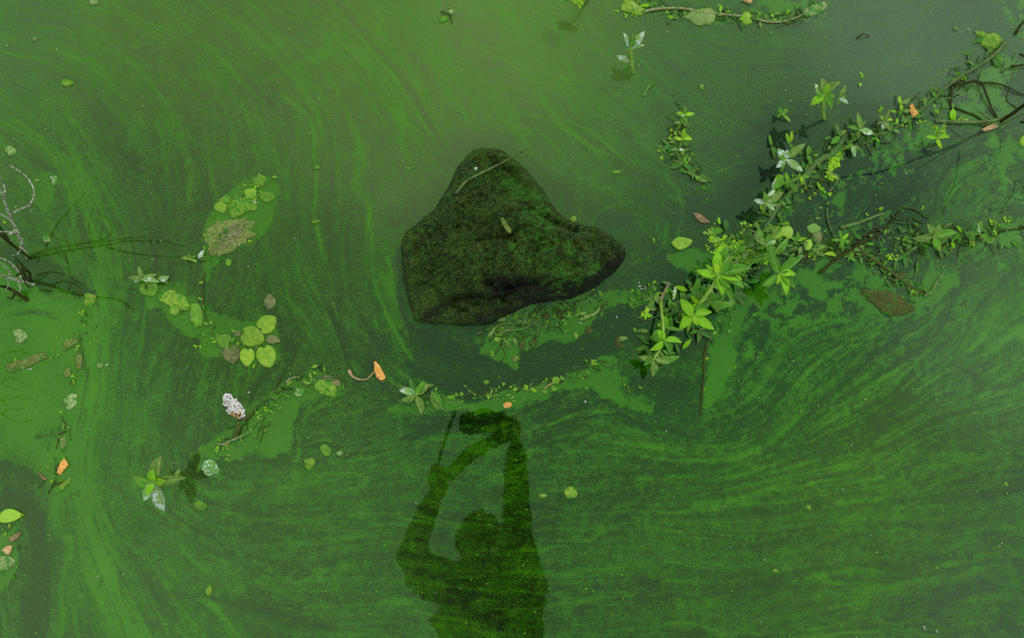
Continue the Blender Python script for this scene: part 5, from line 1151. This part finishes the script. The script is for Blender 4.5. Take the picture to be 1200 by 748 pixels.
shoot('shoot with one white glinting leaf on the raft back', (1008,152,.03), [(-12,18,0,S_,.44),(165,16,5,D_,.4),(100,20,15,O_,.3),(60,12,15,O_,.3)], [(1004,160,0),(1008,152,.03)], [((1000,170,.012),[(-80,14,0,S_,.5),(200,12,0,D_,.4),(-30,10,0,O_,.5)]),((984,160,.012),[(220,14,5,D_,.5),(100,16,5,K_,.3),(40,12,5,O_,.4)])], g_r)
shoot('green sprig left of the raft top', (917,133,.02), [(30,9,10,D_,.6),(120,8,10,D_,.6),(-140,8,0,D_,.5)], [(925,142,0),(917,133,.02)], [((905,172,.008),[(-80,14,0,D_,.4),(100,16,0,D_,.2)]),((946,182,.01),[(80,12,10,D_,.6),(-60,10,0,D_,.5)])], g_r)
shoot('green leaf tuft in the duckweed by the raft edge', (898,288,.03), [(150,14,10,O_,.5),(30,14,5,S_,.4),(80,12,10,D_,.4),(-60,14,0,D_,.4),(200,12,0,D_,.4)], [(900,298,0),(898,288,.03)], (), g_r)
shoot('leaf tuft on the algae stem below the glinting leaves', (925,213,.02), [(-50,16,0,D_,.4),(20,14,5,D_,.3),(110,12,10,B_,.4),(200,10,0,D_,.4)], [(922,219,0),(925,213,.02)], [((938,207,.012),[(-80,10,0,Y_,.4),(0,12,0,D_,.4)])], g_r)
shoot('rosette of grey green leaves at the scum strip end', (487,463,.015), [(165,20,5,S_,.42),(200,18,0,O_,.45),(-75,24,-3,O_,.38),(60,18,15,D_,.4),(40,20,10,O_,.5),(110,20,5,K_,.4),(150,24,0,K_,.34)], [(500,452,0),(494,459,.01),(487,463,.015)], [((506,458,.008),[(-70,24,0,O_,.36),(-62,26,0,D_,.3)]),((494,452,.008),[(0,14,5,O_,.3)])], None)
shoot('small leafy tip on the mid left mat', (166,327,.02), [(175,16,5,O_,.34),(105,15,10,O_,.36),(-10,20,5,S_,.3),(20,18,0,O_,.3),(200,10,0,S_,.4)], [(175,331,0),(166,327,.02)], [((184,327,.008),[(10,14,5,S_,.5),(-20,14,0,K_,.4)])], None)
shoot('tiny weed tip floating just under the upper left mat', (222,304,.012), [(170,10,5,O_,.5),(30,9,5,D_,.5),(100,7,10,D_,.5)], [(230,306,0),(222,304,.012)], [((232,303,.006),[(60,12,5,S_,.5),(-10,9,0,K_,.5)])], None)
shoot('lime shoot at the top edge with dark image beside it', (677,-6,.07), [(-60,14,-5,Y_,.5),(-100,12,-5,B_,.5),(180,22,0,D_,.36),(200,20,0,D_,.4),(-30,12,0,Y_,.4)], [(690,-2,0),(684,-4,.04),(677,-6,.07)], (), None)
shoot('bright leaf pair under the hooked twig', (1117,127,.006), [(-85,18,0,B_,.42),(95,7,5,D_,.5)], None, [((1128,190,.004),[(0,0.01,0,K_,.3)])][:0], None)
shoot('pair of algae furred leaves by the long stalk', (1152,46,.004), [(0,.01,0,K_)][:0] + [(200,14,0,K_,.4),(-60,22,3,O_,.34)], None, [((1162,66,.003),[(-50,22,0,K_,.36),(-20,18,0,D_,.3)])], None)
shoot('scum clogged leaves left of the bright whorls', (800,352,.006), [(100,14,5,D_,.5),(20,14,5,K_,.5),(200,12,5,K_,.4),(-70,12,0,D_,.5)], None, [((820,345,.006),[(60,14,5,K_,.5),(140,14,5,K_,.4),(-20,12,0,K_,.5)]),((862,342,.008),[(-60,18,0,K_,.36),(-100,18,0,K_,.36),(-20,16,0,K_,.4)]),((856,350,.02),[(-85,10,0,S_,.5),(-60,10,0,D_,.4)])], g_r)
shoot('drowned leafy tangle in the lower middle of the raft', (1060,300,.003), [(-80,16,0,K_,.4),(200,14,0,K_,.4),(40,14,0,K_,.4),(-40,14,0,K_,.3)], None, [((1075,306,.002),[(-90,18,0,K_,.34),(20,12,0,K_,.3)]),((1050,305,.003),[(-100,16,0,K_,.3)])], g_r)
shoot('loose leafy tangle under the small dark whorl', (952,292,.004), [(-30,18,3,O_,.34),(10,22,3,O_,.3),(-80,14,0,K_,.4),(40,16,3,K_,.3)], None, [((935,283,.004),[(150,12,5,D_,.4),(90,12,5,D_,.4),(20,10,4,Y_,.4)]),((965,298,.004),[(-10,20,3,Y_,.22),(160,14,0,K_,.4)])], g_r)

# ------------------------------------------------------------------ duckweed and floating specks
def fronds(name, spots, m, label, seed, kind='stuff', r0=.0012, r1=.0026, lift=.0008):
    rnd = random.Random(seed); mb = MB()
    for (cx, cy, sx, sy, n_) in spots:
        for _ in range(n_):
            x = rnd.gauss(cx, sx * .55); y = rnd.gauss(cy, sy * .55); z = lift + rnd.random() * .003
            a0 = rnd.random() * 6.28
            for q in range(rnd.choice((1, 2, 2, 3))):
                r = rnd.uniform(r0, r1); p = W(x, y, z); aa = a0 + q * 2.2; c_ = (p.x + math.cos(aa) * r * 1.1, p.y + math.sin(aa) * r * 1.1, z + q * .0002)
                vs = [(c_[0], c_[1], z + .0007)]; ov = rnd.uniform(.65, .95)
                for k in range(7):
                    b_ = 2 * PI * k / 7; u, v = math.cos(b_) * r, math.sin(b_) * r * ov
                    vs.append((c_[0] + u * math.cos(aa) - v * math.sin(aa), c_[1] + u * math.sin(aa) + v * math.cos(aa), z + rnd.uniform(-.0002, .0003)))
                vs += [(v_[0], v_[1], z - .0006) for v_ in vs[1:]]
                fs = [(0, 1 + k, 1 + (k + 1) % 7) for k in range(7)] + [(1 + k, 8 + k, 8 + (k + 1) % 7, 1 + (k + 1) % 7) for k in range(7)] + [tuple(8 + k for k in range(7))[::-1]]
                mb.add(vs, fs)
    o = mb.build(name, M[m], smooth=False); return tag(o, label, 'duckweed', kind=kind)
main_duck = [(834,270,5,9,18),(838,280,6,6,14),(845,292,10,8,40),(858,296,14,8,60),(870,288,9,10,44),(876,275,5,10,26),(866,305,12,6,36),(880,300,8,8,30),(872,316,7,6,22),(888,290,10,8,26),(840,308,6,8,14),(850,284,12,4,18),(893,305,8,6,14),(868,325,3,6,8),(846,345,3,6,6),(848,358,3,5,6)]
fronds('duckweed', [(x, y, a_ * 1.3, b_ * 1.3, max(3, int(n_ * .5))) for x, y, a_, b_, n_ in main_duck], 'duck', 'bright lime duckweed crowding between the whorls of the raft', 21, r0=.0011, r1=.0033)
fronds('duckweed', [(x, y, a_ * 1.1, b_ * 1.1, max(3, n_ // 2)) for x, y, a_, b_, n_ in main_duck] + [(900,292,12,10,20)], 'duck2', 'greener duckweed fronds under the bright lime ones', 22, r0=.0014, r1=.0036)
fronds('duckweed', [(982,178,5,4,14),(978,190,5,7,22),(972,203,5,6,18),(980,185,4,6,10)], 'duck', 'lime duckweed clump above the middle of the raft', 23, r0=.0022, r1=.0040)
fronds('duckweed', [(1010,93,3,6,6),(676,3,4,4,8),(950,200,7,12,14),(944,215,6,10,10),(930,207,8,10,6),(962,228,10,10,7),(1032,247,6,4,4),(1105,153,3,2,3),(1128,141,6,3,7),(1096,130,4,4,4),(1100,150,10,6,5),(992,298,5,5,8),(950,300,4,3,4),(1018,256,6,3,3),(1053,301,12,10,9),(1062,330,3,3,2),(1050,330,3,3,2),(1110,285,10,8,7),(1140,280,8,5,7),(1165,262,9,6,9),(1180,258,3,3,3),(1083,244,3,2,2),(1130,92,3,2,2),(1035,130,10,10,6),
  (778,177,8,10,9),(790,158,10,8,8),(822,206,4,3,3),(801,178,4,3,3),(757,366,4,4,5),(835,392,3,3,3),(831,422,3,2,2),(827,455,2,2,1),(1060,145,10,5,5),(1078,143,8,4,5)], 'duck', 'scattered lime duckweed fronds on the weed raft', 24, r0=.0010, r1=.0024)
fronds('duckweed', [(533,463,3,2,4),(572,466,3,2,3),(512,456,2,2,2),(525,465,4,3,4),(648,457,3,2,2),(640,449,4,3,2),(600,368,20,6,4),(660,362,25,6,6),(605,373,3,3,2),(700,345,20,6,5),(697,427,4,2,2),(740,455,12,12,4),(768,335,4,8,6),(745,340,6,4,4),(618,455,22,4,14),
  (313,480,4,5,7),(304,486,4,4,3),(265,524,5,4,4),(254,528,2,4,3),(340,440,4,3,2),(368,438,3,2,2),(251,400,3,3,4),(231,408,4,3,3),(282,394,3,2,2),(290,428,12,3,3),(240,295,8,6,5),(262,240,6,6,4),(322,208,3,3,2),(236,335,2,8,3),(300,220,12,8,5),(262,285,12,8,8),(280,270,10,8,5),(206,350,8,6,2),
  (96,368,3,3,3),(85,441,2,2,2),(72,482,2,2,2),(66,396,2,1,1),(75,537,2,2,1),(62,566,3,3,3),(26,603,2,3,3),(10,628,4,4,4),(98,365,3,2,2),(18,423,2,2,1),(19,243,1,1,1),(2,262,2,2,1),(722,14,10,3,4),(765,8,3,2,2),(850,12,10,5,4),(903,40,2,2,1),(780,12,5,3,3),(920,24,10,3,3),(748,20,12,5,3)], 'duck', 'scattered lime duckweed fronds on the scum and mats', 25, r0=.0009, r1=.0020)
fronds('duckweed', [(x, y, 14, 14, 5) for x, y in ((500,460),(540,468),(600,462),(640,455),(690,440),(620,380),(660,375),(590,395),(300,500),(320,480),(270,530),(90,400),(60,420),(230,380),(260,395),(1000,300),(1050,290),(930,290),(960,250),(1020,160),(840,20),(780,12))], 'duck2', 'green duckweed fronds strewn over the mats', 26, r0=.0010, r1=.0022)
rnd = random.Random(9)
def strew(n_, f): return [(f(rnd)[0], f(rnd)[1], 3, 3, 1) for _ in range(n_)]
allover = lambda r: (r.uniform(-60, 1260), r.uniform(-40, 790))
fronds('floating_specks', strew(190, allover), 'duck', 'tiny lime specks strewn over the whole pond', 31, r0=.0004, r1=.0010, lift=.0006)
fronds('floating_specks', strew(420, allover), 'duck2', 'tiny green specks strewn over the whole pond', 32, r0=.0004, r1=.0013, lift=.0006)
fronds('floating_specks', strew(170, allover), 'speck', 'tiny pale specks strewn over the whole pond', 33, r0=.0003, r1=.0009, lift=.0006)
fronds('floating_specks', [(728,388 - 0,1,1,0),(687,471,1.2,1,2),(291,460,1,1,1),(73,394,1,1,1),(125,428,1,1,1),(1136,35,2,2,2),(780,498 + 7,1,1,1),(756,339,1,1,1),(722,372,2,2,1),(280,240,10,3,8),(298,237,3,3,5),(276,285,10,4,4),(206,350,2,2,1),(246,550,5,5,16),(788,288,0.5,.5,0),(798,291,3,1,4),(1098,740,3,2,3),(750,336,5,4,6),(619,352,3,2,3),(1084,736,2,2,2),(800,425,2,2,1),(60,208,2,2,2),(28,432,8,2,5)], 'foam', 'tiny white specks of foam and shell on the water', 34, r0=.0005, r1=.0012)

# ------------------------------------------------------------------ the photographer on the bank and the raised camera
for k_, c_, r_ in (('skin', (.42, .24, .16), .5), ('jacket', (.055, .065, .060), .85), ('trousers', (.04, .045, .06), .9), ('shoe', (.03, .028, .026), .6), ('hair', (.012, .010, .009), .5), ('black_plastic', (.02, .02, .021), .45), ('glass_dark', (.01, .01, .02), .05), ('eye_white', (.7, .7, .68), .2), ('lip', (.35, .13, .11), .5), ('strap', (.018, .018, .02), .8)):
    M[k_] = mat(k_, c_, r_, .5 if k_ != 'jacket' else .2, .15, 80)
def limb(mb, pts, seg=14):
    """closed tapered limb: pts (Vector, radius) with round ends"""
    for i, (p, r) in enumerate(pts):
        ball(mb, p, r, seg, 9)
        if i:
            q, rq = pts[i - 1]; mb.tube([q, Vector(q).lerp(p, .5), p], [rq, (rq + r) / 2, r], seg)
def ell(mb, c, R, rot=None, seg=20, rg=12):
    m2 = MB(); ball(m2, (0, 0, 0), 1, seg, rg); rot = rot or Matrix.Identity(3)
    mb.add([Vector(c) + rot @ Vector((v[0] * R[0], v[1] * R[1], v[2] * R[2])) for v in m2.v], m2.f)
def fuse(mb, name, m, parent, voxel, smooth=4):
    """one continuous skin over the overlapping volumes"""
    me_ = bpy.data.meshes.new(name); me_.from_pydata(mb.v, [], mb.f); ob = bpy.data.objects.new(name, me_); COL.objects.link(ob)
    r = ob.modifiers.new('r', 'REMESH'); r.mode = 'VOXEL'; r.voxel_size = voxel; r.use_smooth_shade = True
    s = ob.modifiers.new('s', 'SMOOTH'); s.factor = .5; s.iterations = smooth
    dg = bpy.context.evaluated_depsgraph_get(); dg.update(); nm = bpy.data.meshes.new_from_object(ob.evaluated_get(dg)); nm.name = name
    nm.materials.clear(); nm.materials.append(M[m]); nm.polygons.foreach_set('use_smooth', [True] * len(nm.polygons))
    bpy.data.objects.remove(ob); o = bpy.data.objects.new(name, nm); link(o, parent); o.location = -parent.location if parent else (0, 0, 0); return o
V3 = Vector
sh_r = WM(604, 672, 1.46); el_r = WM(605, 592, 1.63); wr_r = WM(605, 524, 1.77); hd_r = WM(602, 502, 1.83)
sh_l = WM(538, 688, 1.45); el_l = WM(478, 652, 1.41); wr_l = WM(510, 580, 1.57); hd_l = WM(513, 556, 1.62)
neck = WM(568, 672, 1.49); head = WM(563, 631, 1.665); chest = WM(574, 706, 1.33); belly = V3((.0, -.70, 1.12)); pel = V3((.0, -.76, .97))
P0 = V3((0, -.80, .10))
person = empty('person', P0, 'person in dark clothes on the bank holding a camera overhead with raised arms', 'person')
# head frame: looks forward and down over the water
fwd = V3((-.08, .80, -.60)).normalized(); rgt = fwd.cross(V3((0, 0, 1))).normalized(); upv = rgt.cross(fwd).normalized()
HR = Matrix((rgt, fwd, upv)).transposed()
hp = lambda x, y, z: head + HR @ V3((x, y, z))
b = MB()
ell(b, hp(0, -.012, .020), (.076, .094, .088), HR); ell(b, hp(0, .018, -.045), (.060, .070, .070), HR); ell(b, hp(0, .058, -.088), (.030, .024, .022), HR)
for s in (-1, 1):
    ell(b, hp(s * .078, -.005, -.012), (.010, .018, .031), HR); ell(b, hp(s * .032, .078, .020), (.024, .012, .008), HR); ell(b, hp(s * .042, .060, -.030), (.022, .020, .018), HR)
limb(b, [(hp(0, .086, .008), .008), (hp(0, .104, -.028), .013)]); ell(b, hp(0, .080, -.062), (.024, .010, .008), HR)
limb(b, [(hp(0, -.02, -.06), .055), (neck, .058), (chest.lerp(neck, .6), .07)])
def fist(b, w, h, thumb_dir, curl_n, grip):
    """palm from wrist w to knuckles h, four curled fingers and a thumb"""
    d = (h - w).normalized(); side = d.cross(curl_n).normalized()
    palm = w.lerp(h, .62)
    Rm = Matrix((side, curl_n, d)).transposed(); ell(b, palm, (.040, .018, .048), Rm)
    for k, (o_, L_) in enumerate(((-.030, .85), (-.010, 1.0), (.010, .95), (.029, .75))):
        k0 = h + side * o_; k1 = k0 + d * .022 * L_ + curl_n * .014; k2 = k1 + curl_n * .026 * L_ - d * .004; k3 = k2 - d * .022 * L_ + curl_n * .004
        limb(b, [(palm + side * o_ * .8, .011), (k0, .0098), (k1, .0092), (k2, .0085), (k3, .0075)], 8)
    t0 = w.lerp(h, .25) + side * -.032; limb(b, [(t0, .013), (t0 + thumb_dir * .030 + side * -.010, .0118), (t0 + thumb_dir * .060, .0100), (t0 + thumb_dir * .078, .0085)], 8)
limb(b, [(sh_r, .052), (sh_r.lerp(el_r, .5), .045), (el_r, .038), (el_r.lerp(wr_r, .4), .038), (wr_r, .026)])
limb(b, [(sh_l, .052), (sh_l.lerp(el_l, .5), .045), (el_l, .038), (el_l.lerp(wr_l, .4), .037), (wr_l, .025)])
fist(b, wr_r, hd_r, V3((-.8, .3, .4)).normalized(), V3((-.9, .2, -.1)).normalized(), None)
fist(b, wr_l, hd_l, V3((.15, .95, .1)).normalized(), V3((.7, .1, -.6)).normalized(), None)
limb(b, [(chest + V3((0, 0, .02)), .12), (belly, .115), (pel, .12)])
hipL, hipR = pel + V3((-.085, 0, -.03)), pel + V3((.085, 0, -.03)); knL, knR = V3((-.11, -.73, .54)), V3((.12, -.70, .54)); anL, anR = V3((-.12, -.80, .19)), V3((.13, -.78, .19))
for hq, kq, aq in ((hipL, knL, anL), (hipR, knR, anR)): limb(b, [(hq, .085), (hq.lerp(kq, .5), .068), (kq, .052), (kq.lerp(aq, .35), .050), (aq, .034)])
fuse(b, 'body', 'skin', person, .0045, 3)
j = MB(); I3 = Matrix.Identity(3)
for c_, R_ in ((neck.lerp(chest, .45), (.155, .10, .09)), (chest, (.165, .125, .13)), (chest.lerp(belly, .5), (.160, .125, .14)), (belly, (.158, .125, .14)), (belly.lerp(pel, .7), (.165, .130, .13))): ell(j, c_ + V3((.008, 0, 0)), R_, I3)
limb(j, [(chest + V3((.10, .03, .08)), .085), (sh_r + V3((.018, 0, -.01)), .070), (sh_r.lerp(el_r, .5) + V3((.004, 0, 0)), .054), (el_r, .046), (el_r.lerp(wr_r, .5), .042), (wr_r.lerp(el_r, .12), .037)])
limb(j, [(chest + V3((-.08, .03, .08)), .080), (sh_l, .066), (sh_l.lerp(el_l, .5), .054), (el_l + V3((.008, -.004, 0)), .048), (el_l.lerp(wr_l, .45), .038), (wr_l.lerp(el_l, .12), .032)])
# slack of the sleeve and the open front hanging at the left side
ell(j, WM(492, 676, 1.36), (.048, .055, .06), I3); ell(j, WM(508, 690, 1.34), (.05, .04, .06), I3)
ell(j, WM(524, 728, 1.26), (.055, .032, .08), I3); ell(j, WM(540, 716, 1.28), (.06, .07, .09), I3); ell(j, WM(530, 746, 1.22), (.04, .04, .08), I3)
for k in range(26):     # creases along the sleeves and sides
    t_ = random.random(); a_, c_ = ((sh_l, el_l), (el_l, wr_l), (sh_r, el_r))[k % 3]; p = a_.lerp(c_, t_); ell(j, p + V3((random.uniform(-.045, .045), random.uniform(-.04, .04), random.uniform(-.03, .03))), (.016, .012, .016), I3, 8, 6)
fuse(j, 'jacket', 'jacket', person, .007, 3)
tq = MB(); ell(tq, pel, (.165, .125, .12), I3)
for hq, kq, aq in ((hipL, knL, anL), (hipR, knR, anR)): limb(tq, [(hq, .098), (hq.lerp(kq, .5), .080), (kq, .066), (kq.lerp(aq, .4), .062), (aq + V3((0, 0, .02)), .056)])
fuse(tq, 'trousers', 'trousers', person, .009, 3)
for aq in (anL, anR):
    s_ = MB(); zb = .112
    ell(s_, V3((aq.x, aq.y + .055, zb + .035)), (.046, .135, .042), I3); ell(s_, V3((aq.x, aq.y - .01, zb + .075)), (.044, .055, .05), I3); ell(s_, V3((aq.x, aq.y + .05, zb + .012)), (.048, .145, .016), I3)
    fuse(s_, 'shoe', 'shoe', person, .006, 2)
hm = MB(); ell(hm, hp(0, -.024, .030), (.082, .094, .092), HR); ell(hm, hp(0, -.045, -.02), (.076, .070, .075), HR)
for k in range(60):
    u, v = random.uniform(-1, 1), random.uniform(0, 2 * PI); q_ = math.sqrt(1 - u * u); x, y, z = q_ * math.cos(v), q_ * math.sin(v), u
    if y > .35 and z < .5: continue
    limb(hm, [(hp(x * .074, -.03 + y * .086, .028 + z * .084), .012), (hp(x * .084, -.03 + y * .094 + .006, .028 + z * .092 - .01), .006)], 6)
fuse(hm, 'hair', 'hair', person, .005, 2)
for s in (-1, 1):
    eb = MB(); ball(eb, hp(s * .031, .074, .004) - P0, .0125, 12, 8); eo = eb.build('eye', M['eye_white'], person)
    ib = MB(); ball(ib, hp(s * .031, .0835, .001) - P0, .0055, 10, 6); ib.build('iris', M['hair'], eo)
lm = MB(); limb(lm, [(hp(-.022, .078, -.062) - P0, .004), (hp(0, .088, -.061) - P0, .0055), (hp(.022, .078, -.062) - P0, .004)], 8); lm.build('lips', M['lip'], person)

# the camera, lens pointing at the water; the photograph is taken from the plane of its front rim
CR = Matrix(RM.tolist()); camo = V3((0, 0, H)); cp = lambda x, y, z: CR @ V3((x, y, z))      # z grows away from the water
cobj = empty('photo_camera', camo, 'black photo camera held lens down over the water', 'camera')
def boxm(x0, x1, y0, y1, z0, z1, bev=.008):
    bm = bmesh.new(); bmesh.ops.create_cube(bm, size=1)
    for v in bm.verts: v.co = Vector(((x0 + x1) / 2 + v.co.x * (x1 - x0), (y0 + y1) / 2 + v.co.y * (y1 - y0), (z0 + z1) / 2 + v.co.z * (z1 - z0)))
    bmesh.ops.bevel(bm, geom=bm.edges[:], offset=bev, segments=3, affect='EDGES')
    m = MB(); m.add([cp(*v.co) for v in bm.verts], [[v.index for v in f.verts] for f in bm.faces]); bm.free(); return m
boxm(-.103, .074, -.040, .036, .085, .135).build('body', M['black_plastic'], cobj)
boxm(-.045, .015, .030, .052, .090, .125, .006).build('viewfinder_hump', M['black_plastic'], cobj)
boxm(.045, .080, -.042, .030, .070, .140, .010).build('grip', M['black_plastic'], cobj)
def ring(r0, r1, z0, z1, n=40):
    m = MB(); vs = []
    for r, z in ((r0, z0), (r1, z0), (r1, z1), (r0, z1)):
        for k in range(n): vs.append(cp(r * math.cos(2 * PI * k / n), r * math.sin(2 * PI * k / n), z))
    fs = [(a * n + k, a * n + (k + 1) % n, ((a + 1) % 4) * n + (k + 1) % n, ((a + 1) % 4) * n + k) for a in range(4) for k in range(n)]
    m.add(vs, fs); return m
lens = ring(.030, .038, .006, .040).build('lens_hood', M['black_plastic'], cobj); ring(.026, .035, .0405, .086).build('lens_barrel', M['black_plastic'], cobj)
g_ = MB(); g_.add([cp(.0255 * math.cos(2 * PI * k / 32), .0255 * math.sin(2 * PI * k / 32), .060) for k in range(32)] + [cp(0, 0, .055)], [(k, (k + 1) % 32, 32) for k in range(32)]); g_.build('lens_glass', M['glass_dark'], cobj)
def ribbon(pts, w, th=.002):
    P = spline([tuple(p) for p in pts], 8); m = MB(); vs = []; n = len(P)
    for i, p in enumerate(P):
        t_ = (V3(P[min(i + 1, n - 1)]) - V3(P[max(i - 1, 0)])).normalized(); s_ = t_.cross(V3((0, 0, 1))).normalized(); up_ = s_.cross(t_); ww_ = w * (.75 + .35 * math.sin(PI * i / (n - 1)))
        for a_, b_ in ((-1, -1), (1, -1), (1, 1), (-1, 1)): vs.append(V3(p) - camo + s_ * (a_ * ww_ / 2) + up_ * (b_ * th / 2))
    fs = [(i * 4 + k, i * 4 + (k + 1) % 4, (i + 1) * 4 + (k + 1) % 4, (i + 1) * 4 + k) for i in range(n - 1) for k in range(4)] + [(0, 1, 2, 3), (n * 4 - 4, n * 4 - 1, n * 4 - 2, n * 4 - 3)]
    m.add(vs, fs); return m
ribbon([WM(603, 508, 1.86), WM(590, 513, 1.84), WM(570, 521, 1.80), WM(548, 535, 1.74), WM(532, 551, 1.68), WM(518, 560, 1.63)], .045).build('strap', M['strap'], cobj)
ribbon([WM(533, 483, 1.90), WM(527, 500, 1.82), WM(521, 518, 1.72), WM(516, 534, 1.66), WM(514, 552, 1.63)], .011).build('strap', M['strap'], cobj)
